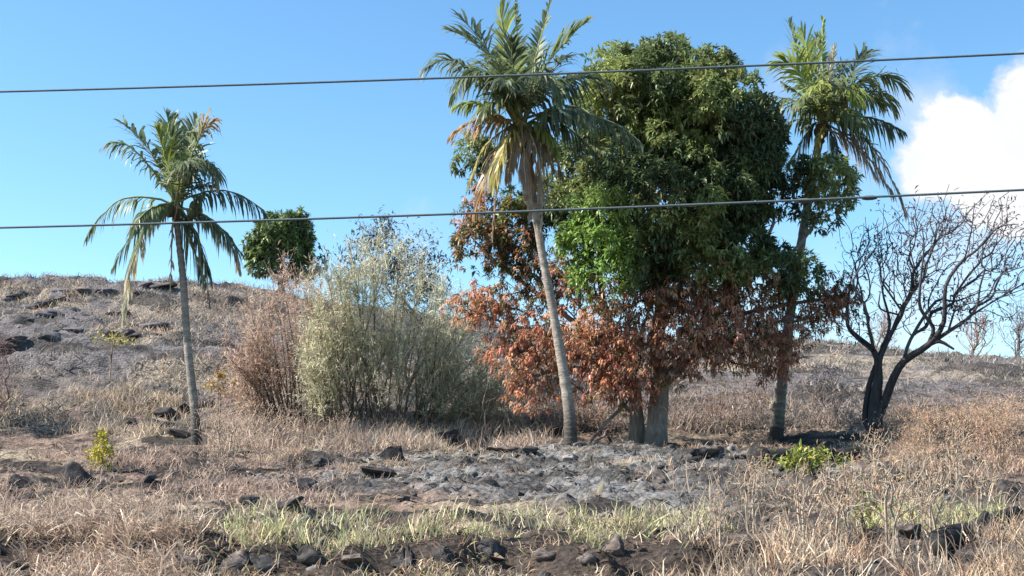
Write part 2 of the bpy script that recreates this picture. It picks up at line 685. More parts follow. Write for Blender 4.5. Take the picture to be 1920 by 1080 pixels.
gy = axis(-120.0, [(4.0, 6.0, 1.0), (9.0, 0.25, 1.0), (14.3, 0.05, 1.0), (88, 0.05, 1.0026), (600, 1.0, 1.22)])
xr = axis(0.0, [(7.5, 0.075, 1.0), (26, 0.15, 1.0), (600, 0.3, 1.14)])
gx = np.concatenate([-xr[:0:-1], xr])
X, Y = np.meshgrid(gx, gy)
Z = ground_z(X, Y)
ny, nx = X.shape
V = np.stack([X, Y, Z], -1).reshape(-1, 3)
i = np.arange(ny - 1)[:, None] * nx + np.arange(nx - 1)[None]
quads = np.stack([i, i + 1, i + nx + 1, i + nx], -1).reshape(-1, 4)
x, y = V[:, 0], V[:, 1]
hillm = smooth(30, 40, y)[:, None]
ash = ash_mask(x, y)[:, None]
pat = fbm(x * 0.45, y * 0.6, 51)[:, None]
pat2 = fbm(x * 1.4, y * 1.9, 55)[:, None]
C_ASH = np.array([0.215, 0.209, 0.202])
C_LITTER = np.array([0.26, 0.185, 0.145])
C_SOIL = np.array([0.095, 0.075, 0.065])
C_STRAW = np.array([0.44, 0.36, 0.26])
C_HILL = np.array([0.165, 0.15, 0.15])
C_CHAR = np.array([0.035, 0.032, 0.03])
near_c = C_SOIL + (C_LITTER - C_SOIL) * smooth(0.46, 0.62, pat2)
near_c = near_c + (C_STRAW - near_c) * smooth(0.52, 0.66, pat) * 0.6
near_c = near_c + (C_ASH - near_c) * ash * (0.35 + 0.65 * smooth(0.3, 0.45, pat2))
hill_c = C_HILL + (C_STRAW * 0.85 - C_HILL) * smooth(0.50, 0.60, fbm(x * 0.22, y * 0.34, 61)[:, None]) * 0.55
hill_c = hill_c + (C_CHAR * 1.6 - hill_c) * smooth(0.50, 0.60, fbm(x * 0.3, y * 1.1, 65)[:, None]) * 0.8
sootp = smooth(0.50, 0.60, fbm(x * 0.9, y * 1.5, 67)[:, None]) * 0.95
near_c = near_c + (C_CHAR * 1.3 - near_c) * sootp * (1 - 0.3 * ash)
bankc = smooth(13.0, 12.2, y)[:, None] * smooth(-5.5, -4.0, x)[:, None] * smooth(3.4, 1.8, x)[:, None]
near_c = near_c + (np.array([0.085, 0.066, 0.055]) - near_c) * bankc * 0.85
rs = smooth(1.6, 3.4, x)[:, None] * smooth(26, 18, y)[:, None] * smooth(0.35, 0.55, fbm(x * 0.7, y * 0.9, 69)[:, None])
near_c = near_c + (np.array([0.10, 0.088, 0.08]) - near_c) * rs * 0.8
gc = near_c + (hill_c - near_c) * hillm
# straw verge on the hill's right shoulder, char and the tree's cast shade painted dark under the big tree
sh = smooth(18, 23, x)[:, None] * smooth(34, 42, y)[:, None]
gc = gc + (np.array([0.36, 0.25, 0.15]) - gc) * sh * smooth(0.4, 0.6, pat)
char_shade = np.exp(-(((x - 5.2) / 3.4) ** 2 + ((y - 28.5) / 3.0) ** 2))[:, None]
gc = gc + (C_CHAR - gc) * np.clip(char_shade * 1.1, 0, 0.85)
ground = link('ground', mesh_from('ground', V, [quads], M_GROUND, gc, True))
ground['kind'] = 'structure'


# ------------------------------------------------------------------ coconut palms
GREEN = (0.16, 0.20, 0.09)
DGREEN = (0.12, 0.155, 0.09)
LIME = (0.28, 0.33, 0.08)
YELL = (0.42, 0.37, 0.13)
ORNG = (0.44, 0.28, 0.15)
DEAD = (0.38, 0.28, 0.20)
PALE = (0.56, 0.50, 0.36)


def make_frond(root, C, ctrl, T, col, rng, width=0.82, droop=0.9, dry=0.0, twist=0.0, sparse=0.0, npair=44, vee=0.25):
    t = np.linspace(0, 1, 18)[:, None]
    P = (1 - t) ** 2 * C + 2 * t * (1 - t) * ctrl + t * t * T
    P = P - UP * (t ** 3) * 0.05 + np.cumsum(rng.normal(0, 0.012, (18, 3)), axis=0) * (t > 0)
    Ltot = np.linalg.norm(np.diff(P, axis=0), axis=1).sum()
    h = (T - C) * np.array([1, 1, 0])
    if np.linalg.norm(h) < 0.25:
        h = np.array([rng.normal(), rng.normal(), 0])
    side = unit(np.cross(UP, unit(h)))
    ts = np.repeat(np.linspace(0.13, 0.995, npair), 2)
    sg = np.tile([1.0, -1.0], npair)
    twist = twist + rng.normal(0, 0.22)
    gaps = smooth(0.60, 0.68, vnoise(ts * 7, sg * 3, int(rng.integers(1000))))
    keep = rng.random(len(ts)) > np.maximum(sparse, 0.08) + gaps * 0.3
    ts, sg = ts[keep], sg[keep]
    n = len(ts)
    ts = np.clip(ts + rng.normal(0, 0.004, n), 0.1, 1)
    fi = ts * 17
    i0 = np.minimum(fi.astype(int), 16)
    w = (fi - i0)[:, None]
    B = P[i0] * (1 - w) + P[i0 + 1] * w
    T_ = unit(P[i0 + 1] - P[i0])
    S = unit(side - T_ * (T_ @ side)[:, None])
    Nn = np.cross(T_, S)
    Nn = np.where((Nn[:, 2] < 0)[:, None], -Nn, Nn)
    tw = twist * (0.5 + ts)[:, None]
    S, Nn = S * np.cos(tw) + Nn * np.sin(tw), Nn * np.cos(tw) - S * np.sin(tw)
    a = (0.55 + 0.75 * ts ** 1.5)[:, None]
    D = unit(S * sg[:, None] * np.cos(a) + T_ * np.sin(a) + Nn * vee + rng.normal(0, 0.11, (n, 3)))
    prof = np.interp(ts, [0.1, 0.2, 0.45, 0.75, 0.92, 1.0], [0.45, 0.8, 1.0, 0.85, 0.55, 0.3])
    L = (width * prof * (1 + rng.normal(0, 0.2, n)).clip(0.4, 1.4))[:, None]
    W = 0.060 * np.ones((n, 1)) * (1 + 0.25 * rng.normal(0, 1, (n, 1))).clip(0.6, 1.4)
    WV = unit(T_ - D * (T_ * D).sum(1, keepdims=True))
    g = droop * (0.7 + 0.6 * rng.random((n, 1)))
    D1 = unit(D - UP * g * 0.25)
    D2 = unit(D - UP * g * 0.9)
    D3 = unit(D - UP * g * 1.9)
    p1, p2 = B + D1 * L * 0.35, B + D1 * L * 0.35 + D2 * L * 0.35
    p3 = p2 + D3 * L * 0.3
    V = np.stack([B - WV * W * .3, B + WV * W * .3, p1 - WV * W * .5, p1 + WV * W * .5, p2 - WV * W * .38, p2 + WV * W * .38, p3], 1).reshape(-1, 3)
    k = np.arange(n)[:, None, None] * 7
    q = (np.array([[0, 1, 3, 2], [2, 3, 5, 4]])[None] + k).reshape(-1, 4)
    tr = (np.array([[4, 5, 6]])[None] + k).reshape(-1, 3)
    c = np.array(col)[None] * (1 + rng.normal(0, 0.14, (n, 1))).clip(0.6, 1.5)
    dead = np.array([0.40, 0.33, 0.22]) if dry <= 1 else np.array(ORNG)
    dm = np.clip((ts - (1 - min(dry, 1.0))) * 4, 0, 1)[:, None] if dry > 0 else 0
    c = c + (dead - c) * dm
    cc = np.repeat(c, 7, axis=0)
    cc[6::7] = cc[6::7] * 0.7 + np.array([0.35, 0.28, 0.16]) * 0.3
    fr = part(root, 'frond', (V, [q, tr], cc), M_FROND)
    rib = np.linspace(0.034, 0.006, 18)
    rc = np.array(col)[None] * np.linspace(1.0, 1.5, 18)[:, None] * 0.6 + np.array([0.22, 0.19, 0.09]) * 0.6
    part(root, 'midrib', tube(P, rib, 5, rc, cap=False), M_TWIG, True, parent=fr)
    return fr


def lump(C, r, seed, col, squash=(1, 1, 1), sub=2, rough=0.2):
    import bmesh
    bm = bmesh.new()
    bmesh.ops.create_icosphere(bm, subdivisions=sub, radius=1.0)
    V = np.array([v.co[:] for v in bm.verts])
    f = np.array([[v.index for v in fc.verts] for fc in bm.faces])
    bm.free()
    rr = np.random.default_rng(seed)
    # chopping planes leave broad flat faces with edges between them
    if rough > 0.05:
        for _ in range(9):
            nrm = unit(rr.normal(0, 1, 3) * [1, 1, 0.8])
            d = V @ nrm
            lim = 0.25 + 0.4 * rr.random()
            V = V - np.where(d > lim, (d - lim) * 0.97, 0)[:, None] * nrm
        ph = rr.random(3) * 6
        V = V * (1 + rough * 0.5 * np.sin(V[:, :1] * 5 + ph[0]) * np.sin(V[:, 1:2] * 6 + ph[1]) + rough * 0.12 * rr.normal(0, 1, (len(V), 1)))
        V = V / np.abs(V).max(0)
    V = V * np.array(squash) * r
    return V + np.asarray(C, float), [f], np.asarray(col, float)


def make_palm(name, label, trunk_px, Yb, radii, hub_px, fronds, seed, nuts=(), char=0.9, lean_y=0.0, bark=(0.27, 0.24, 0.21)):
    rng = np.random.default_rng(seed)
    b = foot(trunk_px[0][0], Yb)
    root = thing(name, b, label, 'palm tree', 'coconut palms')
    pts = [b - UP * 0.15]
    for k, (px, py) in enumerate(trunk_px[1:], 1):
        pts.append(at(px, py, Yb + lean_y * k / (len(trunk_px) - 1)))
    S = catmull(np.array(pts), 26)
    s = np.linspace(0, 1, len(S))
    rr = np.interp(s, np.linspace(0, 1, len(radii)), radii)
    rr = rr * (1 + 0.035 * np.where(np.arange(len(S)) % 3 == 0, 1, -0.5)) * (1 + 0.03 * rng.normal(0, 1, len(S)))
    hgt = S[:, 2] - b[2]
    c = np.array(bark)[None] * (1 + 0.12 * rng.normal(0, 1, (len(S), 1))) * np.where(np.arange(len(S)) % 3 == 0, 0.86, 1.04)[:, None]
    soot = np.clip(1 - (hgt - char * 0.4) / char, 0, 1)[:, None] * 0.85
    c = c * (1 - soot) + np.array([0.03, 0.028, 0.027]) * soot
    part(root, 'trunk', tube(S, rr, 14, c), M_PALM, True)
    hubY = Yb + lean_y
    H = at(hub_px[0], hub_px[1], hubY)
    # brown fibrous sheaths at the growing point
    top = S[-1]
    Q = np.array([top - UP * 0.1, top * 0.5 + H * 0.5, H, H + UP * 0.35])
    part(root, 'leaf_sheath', tube(catmull(Q, 5), np.interp(np.linspace(0, 1, 16), [0, .3, .7, 1], [radii[-1] * 1.05, radii[-1] * 1.7, radii[-1] * 1.25, 0.05]) * (1 + 0.1 * rng.normal(0, 1, 16)), 12, (0.13, 0.085, 0.055)), M_PALM)
    for px, py in nuts:
        C = at(px, py, hubY - 0.35 + rng.random() * 0.25)
        part(root, 'coconut', lump(C, 0.15, int(rng.integers(1e6)), (0.13, 0.12, 0.05), (0.85, 0.85, 1.15), 2, 0.02), M_FROND, True)
    for f in fronds:
        tx, ty, cx, cy, dz, col = f[:6]
        kw = dict(f[6]) if len(f) > 6 else {}
        C = H + np.array([rng.normal(0, 0.07), np.sign(dz) * 0.1, rng.normal(0, 0.1)])
        T = at(tx, ty, hubY + dz)
        ct = at(cx, cy, hubY + dz * 0.45)
        make_frond(root, C, ct, T, col, rng, **kw)
    return root


UPF = dict(droop=0.25, vee=0.2, width=0.74)
HANG = dict(droop=2.2, vee=0.1)
DEADF = dict(droop=2.6, vee=0.0, width=0.55, sparse=0.2)
left_fronds = [
    (305, 202, 322, 300, 0.6, GREEN, UPF), (329, 216, 332, 300, 1.0, GREEN, UPF), (287, 234, 312, 300, -0.8, LIME, UPF),
    (234, 228, 290, 268, 0.5, GREEN, dict(droop=0.5)), (212, 262, 258, 252, -0.3, GREEN, dict(droop=1.4, dry=0.12)),
    (367, 218, 350, 290, 0.7, GREEN, UPF), (401, 226, 362, 248, 0.3, GREEN, dict(droop=0.8, dry=0.45)),
    (399, 337, 388, 245, -0.6, GREEN, dict(droop=1.4, dry=0.25)), (500, 403, 430, 325, -0.3, DGREEN, HANG),
    (400, 346, 365, 350, 0.8, DGREEN, dict(width=0.4)), (453, 469, 405, 400, 0.4, DGREEN, HANG),
    (401, 520, 375, 425, -0.5, DGREEN, HANG), (373, 525, 352, 440, 0.6, DGREEN, HANG),
    (168, 445, 215, 345, -0.4, GREEN, HANG), (210, 500, 268, 375, 0.5, DGREEN, HANG), (262, 425, 285, 375, -1.6, GREEN, HANG),
    (345, 300, 342, 290, -1.9, GREEN, dict(droop=0.7)), (362, 318, 362, 285, -1.5, DGREEN, dict(droop=1.2)),
    (352, 245, 345, 290, 1.2, GREEN, UPF), (318, 240, 325, 300, -0.5, GREEN, UPF),
    (229, 604, 245, 400, 0.1, PALE, DEADF), (311, 580, 318, 460, -0.3, DEAD, dict(droop=1.6, width=0.3, sparse=0.5)),
    (393, 572, 385, 430, 0.3, DEAD, DEADF), (445, 505, 420, 395, -0.9, DGREEN, dict(droop=2.0, dry=0.3)),
    (238, 520, 262, 395, -0.9, GREEN, dict(droop=2.2, dry=0.25)),
]
make_palm('coconut_palm', 'smaller leaning coconut palm on the left, standing alone against the sky above the burnt hill',
          [(368, 842), (366, 780), (352, 650), (343, 520), (331, 415)], 31.0, [0.16, 0.115, 0.098, 0.09, 0.08], (331, 383), left_fronds, 11,
          nuts=((364, 388), (371, 396), (360, 400), (318, 396)))

mid_fronds = [
    (842, 54, 930, 85, 0.4, GREEN, dict(droop=0.4)), (866, 33, 938, 88, 0.9, DGREEN, dict(droop=0.3)), (936, 2, 948, 110, -0.4, LIME, UPF),
    (965, -30, 966, 90, 0.2, GREEN, dict(width=0.22, droop=0.0, vee=0.6)), (1029, -6, 1000, 105, 0.8, GREEN, dict(width=0.4, droop=0.2)),
    (1091, 45, 1020, 105, 0.2, GREEN, dict(droop=0.35, dry=0.08)), (788, 128, 855, 78, -0.4, DGREEN, dict(droop=1.1)),
    (850, 180, 880, 72, -0.9, GREEN, dict(droop=1.5)), (858, 190, 905, 175, 0.4, LIME, dict(droop=1.5, width=0.65)),
    (844, 246, 905, 205, -0.4, YELL, dict(droop=1.6, width=0.62, dry=1.5)), (893, 395, 920, 250, -0.5, YELL, dict(droop=2.0, dry=1.3, width=0.85)), (925, 350, 945, 245, -0.9, YELL, dict(droop=1.8, width=0.8)), (1022, 345, 1010, 240, -0.9, DEAD, DEADF), (1000, 400, 1000, 270, -0.5, DEAD, DEADF), (1040, 310, 1020, 235, -0.6, DEAD, DEADF),
    (868, 345, 915, 235, 0.4, YELL, dict(droop=2.0, width=0.5)),
    (1192, 264, 1085, 180, -0.5, DGREEN, HANG), (1145, 160, 1060, 125, -0.6, DGREEN, dict(droop=1.8)), (1052, 190, 1035, 78, -1.0, GREEN, dict(droop=1.3)),
    (960, 70, 965, 130, -1.5, DGREEN, UPF), (925, 110, 945, 120, -1.9, GREEN, dict(droop=0.6)), (1000, 80, 990, 130, 1.4, GREEN, UPF),
    (900, 120, 930, 130, 1.6, GREEN, dict(droop=0.5)), (1010, 140, 995, 150, -2.0, DGREEN, dict(droop=1.0)), (950, 150, 958, 130, -2.4, DGREEN, dict(droop=0.9)),
    (1100, 215, 1050, 170, -1.7, DGREEN, HANG), (1120, 280, 1060, 195, -0.9, DGREEN, HANG), (1048, 290, 1020, 215, -0.8, LIME, dict(droop=2.0, width=0.45)),
    (1013, 430, 1004, 260, -0.3, DEAD, DEADF), (1052, 335, 1030, 240, -0.5, DEAD, DEADF), (985, 352, 985, 260, -0.7, DEAD, DEADF),
    (1030, 385, 1018, 260, 0.2, DEAD, DEADF), (950, 330, 955, 250, -0.7, DEAD, DEADF), (915, 440, 925, 300, 0.3, DEAD, dict(droop=2.4, width=0.35, sparse=0.4)),
    (880, 130, 920, 110, -1.0, GREEN, dict(droop=0.8)), (905, 205, 935, 165, -1.3, GREEN, dict(droop=1.2)),
    (1065, 110, 1020, 140, 0.8, DGREEN, dict(droop=0.6)),
]
make_palm('coconut_palm', 'tallest coconut palm, with a skirt of dead fronds, in front of the big green tree',
          [(1070, 852), (1066, 760), (1040, 600), (1014, 460), (985, 270)], 26.6, [0.16, 0.125, 0.097, 0.088, 0.085], (974, 232), mid_fronds, 23,
          nuts=((962, 246), (990, 244)), bark=(0.30, 0.255, 0.215))

right_fronds = [
    (1482, 37, 1512, 130, 0.5, GREEN, UPF), (1508, 58, 1525, 140, -0.4, LIME, UPF), (1543, 33, 1541, 130, 0.3, LIME, dict(width=0.3, droop=0.1)),
    (1535, 70, 1535, 140, 1.0, GREEN, UPF), (1452, 116, 1495, 105, -0.4, LIME, dict(droop=0.5)), (1463, 150, 1500, 180, -1.0, GREEN, dict(width=0.4)),
    (1413, 181, 1480, 172, -0.3, GREEN, HANG), (1566, 86, 1552, 130, -0.6, PALE, dict(width=0.25, droop=0.1)), (1624, 98, 1590, 125, 0.5, DGREEN, dict(droop=0.4)),
    (1702, 168, 1650, 85, 0.3, GREEN, dict(droop=1.0)), (1684, 205, 1655, 130, -0.4, GREEN, dict(droop=1.6)), (1693, 240, 1620, 200, 0.3, DGREEN, HANG),
    (1698, 392, 1650, 240, -0.3, DEAD, dict(droop=2.0, sparse=0.2)), (1669, 362, 1605, 250, 0.3, DEAD, dict(droop=2.0)), (1593, 188, 1592, 118, -1.1, LIME, dict(droop=1.5)),
    (1473, 300, 1515, 235, 0.4, DGREEN, HANG), (1600, 318, 1565, 255, 0.2, DGREEN, HANG), (1447, 252, 1485, 200, 0.5, GREEN, HANG),
    (1528, 160, 1530, 150, -2.2, LIME, dict(droop=0.8)), (1617, 230, 1590, 180, -1.4, GREEN, HANG), (1500, 190, 1515, 170, -1.9, GREEN, dict(droop=0.9)),
    (1560, 150, 1555, 150, -1.6, DGREEN, dict(droop=0.5)), (1640, 290, 1600, 205, -0.8, GREEN, HANG), (1640, 150, 1600, 130, -0.9, GREEN, dict(droop=0.9)),
    (1490, 100, 1515, 130, 1.2, GREEN, UPF), (1534, 290, 1534, 240, -0.4, YELL, dict(width=0.3, droop=2.0)), (1580, 120, 1565, 140, 1.4, DGREEN, UPF),
    (1640, 330, 1600, 250, -0.5, DEAD, dict(droop=2.0, sparse=0.2)), (1655, 190, 1610, 160, 1.0, DGREEN, dict(droop=1.2)),
]
make_palm('coconut_palm', 'coconut palm rising behind the right side of the big green tree, with brown hanging fronds',
          [(1456, 858), (1463, 740), (1480, 600), (1505, 440), (1536, 262)], 32.2, [0.20, 0.16, 0.135, 0.12, 0.11], (1543, 230), right_fronds, 37, char=0.5, bark=(0.21, 0.19, 0.17))


# ------------------------------------------------------------------ broad-leaved trees
def blob_points(rng, blobs, dens, shell=0.35):
    """points near the surface of a union of ellipsoids given by photo centre, photo radii, distance and depth radius"""
    out, tagc = [], []
    for k, (px, py, rx, ry, Yc, rd, dn) in enumerate(blobs):
        C = at(px, py, Yc)
        s = Yc / F
        Rr = np.array([rx * s, rd, ry * s])
        area = (Rr[0] * Rr[1] + Rr[0] * Rr[2] + Rr[1] * Rr[2]) / 3 * 12.6
        n = max(int(area * dens * dn), 4)
        d = unit(rng.normal(0, 1, (n, 3)))
        r = 1 - shell * rng.random((n, 1)) ** 1.5
        lumpy = 1 + 0.16 * np.sin(d[:, :1] * 7 + k) * np.sin(d[:, 2:] * 6 + 2 * k) + rng.normal(0, 0.05, (n, 1))
        out.append(C + d * Rr * r * lumpy)
        tagc.append(np.full(n, k))
    return np.vstack(out), np.concatenate(tagc)


def clump_points(rng, blobs, cdens, per, crad):
    C, k = blob_points(rng, blobs, cdens, 0.45)
    cen_ = np.array([at(b_[0], b_[1], b_[4]) for b_ in blobs])[k]
    o_ = unit(C - cen_)
    m = rng.poisson(per, len(C)) + 2
    i_ = np.repeat(np.arange(len(C)), m)
    d = unit(rng.normal(0, 1, (len(i_), 3)) + o_[i_] * 0.9 + UP * 0.35)
    rr_ = (crad * (0.6 + 0.8 * rng.random(len(C))))[i_][:, None]
    return C[i_] + d * rr_ * (0.75 + 0.25 * rng.random((len(i_), 1))), d


def rosettes(P, out, rng, k, L, W, col_of, droop):
    n = len(P)
    B = np.repeat(P, k, axis=0) + rng.normal(0, 0.03, (n * k, 3))
    D = unit(rng.normal(0, 1, (n * k, 3)) + np.repeat(out, k, axis=0) * 0.7 + UP * 0.15)
    Ls = L * (0.7 + 0.6 * rng.random(n * k))
    return leaves(B, D, Ls, W * (0.8 + 0.4 * rng.random(n * k)), col_of(np.repeat(np.arange(n), k)), rng, droop)


rng = np.random.default_rng(5)
G = [(1250, 190, 135, 100, 30.2, 2.2, 1), (1335, 270, 120, 140, 30.2, 2.4, 1), (1160, 250, 100, 140, 30.6, 2.0, 1), (1230, 400, 185, 125, 29.8, 2.3, 1),
     (1405, 320, 74, 110, 29.8, 1.8, 1), (1535, 362, 60, 62, 29.8, 1.1, 1), (1440, 515, 85, 50, 29.4, 1.4, 0.9), (1118, 460, 74, 108, 28.5, 0.8, 1.2),
     (1145, 112, 34, 34, 30.2, 0.7, 1), (1328, 122, 42, 38, 30.2, 0.8, 1), (1236, 112, 44, 30, 30.2, 0.9, 1), (1280, 480, 150, 80, 29.5, 1.7, 0.9),
     (893, 305, 42, 46, 30.6, 0.7, 1.0), (905, 470, 50, 46, 30.2, 0.7, 0.7), (1030, 350, 60, 90, 30.6, 0.8, 1.0), (1420, 250, 34, 40, 30.2, 0.9, 1), (975, 430, 56, 76, 30.4, 0.7, 0.7)]
Bb = [(925, 575, 92, 48, 29.7, 0.9, 0.7), (985, 655, 85, 75, 29.4, 0.9, 0.7), (1130, 640, 130, 85, 29.2, 1.1, 0.85), (1330, 625, 130, 80, 29.0, 1.2, 0.85),
      (1445, 640, 75, 75, 29.5, 1.0, 0.7), (1566, 560, 52, 52, 29.6, 0.7, 0.8), (1050, 530, 70, 60, 29.8, 0.9, 0.7), (1170, 715, 120, 60, 28.9, 0.8, 0.5),
      (900, 400, 50, 70, 30.3, 0.6, 0.6), (970, 480, 75, 70, 30.0, 0.7, 0.7), (1000, 740, 70, 40, 29.2, 0.6, 0.3), (1290, 560, 170, 45, 29.3, 1.2, 0.6), (1520, 590, 45, 60, 29.6, 0.6, 0.4)]
mango_b = foot(1230, 29.6)
mango = thing('mango_tree', mango_b, 'large dome-shaped tree with dark green crown above scorched orange brown lower leaves', 'tree')


def chain(px, Y0, Y1=None, first=None):
    Y1 = Y0 if Y1 is None else Y1
    pts = [at(a, b, Y0 + (Y1 - Y0) * k / max(len(px) - 1, 1)) for k, (a, b) in enumerate(px)]
    if first is not None:
        pts[0] = first
    return pts


def skeleton(chains):
    """chains: list of (points, radii, parent chain index or -1, parent point index)"""
    P, par, rad, start = [], [], [], []
    for pts, rr, pc, pi in chains:
        start.append(len(P))
        prev = -1 if pc < 0 else start[pc] + pi
        rs = np.interp(np.linspace(0, 1, len(pts)), np.linspace(0, 1, len(rr)), rr)
        for q, r_ in zip(pts, rs):
            P.append(q)
            par.append(prev)
            rad.append(r_)
            prev = len(P) - 1
    return np.array(P), np.array(par), np.array(rad)


b2 = foot(1196, 30.3) - UP * 0.1
sk = [(chain([(1230, 860), (1233, 790), (1238, 720), (1232, 640), (1245, 540), (1255, 420), (1260, 300)], 29.6, 30.2, mango_b - UP * 0.15), [0.25, 0.21, 0.20, 0.15, 0.12, 0.09, 0.05], -1, 0),
      (chain([(1196, 845), (1194, 780), (1186, 710), (1160, 640), (1130, 560), (1120, 470)], 30.3, 29.2, b2), [0.19, 0.15, 0.135, 0.1, 0.07, 0.05], -1, 0),
      (chain([(1290, 670), (1340, 600), (1400, 520), (1450, 420)], 29.6, 29.8), [0.13, 0.10, 0.07, 0.04], 0, 2),
      (chain([(1130, 700), (1065, 690), (1010, 703), (962, 730)], 30.0, 29.0), [0.07, 0.06, 0.045, 0.02], 1, 2),
      (chain([(1100, 620), (1020, 560), (940, 500), (880, 440)], 29.8, 30.3), [0.07, 0.055, 0.04, 0.02], 1, 3),
      (chain([(1310, 350), (1370, 280)], 30.0, 30.1), [0.07, 0.04], 0, 5),
      (chain([(1190, 330), (1150, 220)], 30.2, 30.3), [0.07, 0.04], 0, 5),
      (chain([(1270, 690), (1300, 650), (1360, 640), (1440, 650)], 29.4, 29.1), [0.09, 0.06, 0.05, 0.02], 0, 2),
      (chain([(1170, 760), (1130, 800), (1100, 838)], 29.8, 28.8), [0.05, 0.04, 0.025], 1, 1),
      (chain([(1130, 640), (1040, 625), (960, 610), (880, 580)], 29.4, 29.2), [0.06, 0.05, 0.035, 0.015], 1, 3),
      (chain([(1480, 480), (1540, 400)], 29.6, 29.7), [0.05, 0.025], 2, 2),
      (chain([(1480, 570), (1560, 560)], 29.6, 29.6), [0.05, 0.02], 2, 1),
      ]
P0, par0, r0 = skeleton(sk)
G = [(a_, b_, max(c_ - 9, 16), max(d_ - 12, 16), e_, max(f_ - 0.15, 0.4), g_) for a_, b_, c_, d_, e_, f_, g_ in G]
gp, gout = clump_points(rng, G, 3.7, 13, 0.38)
bp_, bk = blob_points(rng, Bb, 40, 0.75)
front = bp_[:, 1] > 27.5
bp_, bk = bp_[front], bk[front]
gout = gout[gp[:, 1] > 27.5]
gp = gp[gp[:, 1] > 27.5]
sel = rng.random(len(gp)) < 0.07
P, par = grow(P0, par0, np.vstack([gp[sel], bp_[rng.random(len(bp_)) < 0.35]]), 0.3)


def mango_bark(S, r):
    h = S[:, 2] - mango_b[2]
    c = np.tile(np.array([0.24, 0.205, 0.175]), (len(S), 1))
    thin = (r < 0.04)[:, None]
    c = np.where(thin, c * 0.55, c)
    soot = np.clip(1 - h / 0.5, 0, 1)[:, None] * 0.7
    return c * (1 - soot) + 0.03 * soot


tk, tn = tree_geo(P, par, 0.008, 2.3, rng, mango_bark, r_fixed=r0)
part(mango, 'trunk', tk, M_BARK, True)
part(mango, 'twigs', tn, M_TWIG)
# colour of each rosette: green above the scorch line, olive at it, rust brown below
cen = at(1270, 420, 30.0)


def outw(Q):
    return unit(Q - cen)


pxg, pyg = project(gp)
nz = fbm(pxg / 60.0, pyg / 60.0, 81)
scorch = smooth(500, 590, pyg + (nz - 0.5) * 170) * 0.9
scorch = np.maximum(scorch, smooth(1030, 960, pxg) * smooth(330, 450, pyg) * 0.6)
tip = (rng.random(len(gp)) < 0.25 * smooth(0.45, 0.65, fbm(pxg / 90.0, pyg / 90.0, 85)))[:, None]
cg = np.array([0.10, 0.14, 0.066]) * (0.75 + 0.5 * rng.random((len(gp), 1)))
lit_clumps = smooth(0.48, 0.62, fbm(gp[:, 0] * 0.9, gp[:, 2] * 0.9, 91))[:, None]  # sunlit clumps, painted as yellower leaf colour
fg = np.clip((29.6 - gp[:, 1]) / 1.0, 0, 1)[:, None] * smooth(1230, 1130, pxg)[:, None]
cg = cg + (np.array([0.33, 0.38, 0.13]) - cg) * np.clip(0.6 * lit_clumps + 0.35 * smooth(1330, 1150, pxg)[:, None] * smooth(330, 150, pyg)[:, None], 0, 0.9)  # also paints a sun highlight into the upper left leaves
sunlit_lobe = smooth(85, 45, np.hypot((pxg - 1115) * 0.9, (pyg - 465) * 0.62))[:, None] * (gp[:, 1:2] < 29.4) * (0.4 + 0.6 * rng.random((len(gp), 1)))
cg = cg + (np.array([0.26, 0.42, 0.09]) - cg) * sunlit_lobe * 0.9  # sunlight on the lower left lobe painted as vivid green
cg = np.where(tip & (sunlit_lobe < 0.2), cg * 0.4 + np.array([0.16, 0.14, 0.06]) * 0.6, cg)
brown = pick(rng, len(gp), [(0.36, 0.21, 0.11), (0.28, 0.18, 0.08), (0.40, 0.25, 0.14)])
cg = cg + (brown - cg) * (scorch[:, None] > rng.random((len(gp), 1)))
part(mango, 'crown', rosettes(gp, gout, rng, 9, 0.195, 0.062, lambda i: cg[i] * (1 + rng.normal(0, 0.12, (len(i), 1))), 0.7), M_LEAF)
cb = pick(rng, len(bp_), [(0.56, 0.27, 0.16), (0.48, 0.22, 0.13), (0.60, 0.35, 0.23), (0.36, 0.18, 0.12), (0.50, 0.33, 0.23)], 0.2)
pxb, pyb = project(bp_)
ol = ((rng.random(len(bp_)) < smooth(600, 500, pyb) * 0.45) | (rng.random(len(bp_)) < 0.04))[:, None]
cb = np.where(ol, np.array([0.13, 0.13, 0.045]), cb)
o = part(mango, 'scorched_crown', rosettes(bp_, outw(bp_), rng, 11, 0.15, 0.040, lambda i: cb[i] * (1 + rng.normal(0, 0.18, (len(i), 1))), 1.6), M_DRY)
o['label'] = 'rust brown scorched lower leaves'

# round green tree on the ridge
rng = np.random.default_rng(8)
rb = foot(523, 70.0)
rt = thing('round_tree', rb, 'small round green tree on the ridge between the left palm and the grey shrubs', 'tree')
G2 = [(530, 445, 58, 40, 70, 1.8, 1), (490, 470, 36, 32, 70, 1.2, 1), (570, 440, 36, 34, 70, 1.1, 1), (520, 490, 60, 34, 70, 1.4, 0.8), (560, 490, 40, 36, 70.5, 1.2, 0.8), (525, 420, 36, 22, 70, 1.0, 1)]
p2, p2o = clump_points(rng, [(a_, b_, c_ * 0.86, d_ * 0.8, e_, f_, g_) for a_, b_, c_, d_, e_, f_, g_ in G2], 1.5, 10, 0.5)
sk2 = [(chain([(523, 545), (525, 500), (530, 450)], 70, 70, rb - UP * 0.2), [0.22, 0.15, 0.06], -1, 0)]
P0, par0, r0 = skeleton(sk2)
P, par = grow(P0, par0, p2[rng.random(len(p2)) < 0.2], 0.3)
tk, tn = tree_geo(P, par, 0.012, 2.3, rng, (0.16, 0.13, 0.11), r_fixed=r0)
part(rt, 'trunk', tk, M_BARK, True)
part(rt, 'twigs', tn, M_TWIG)
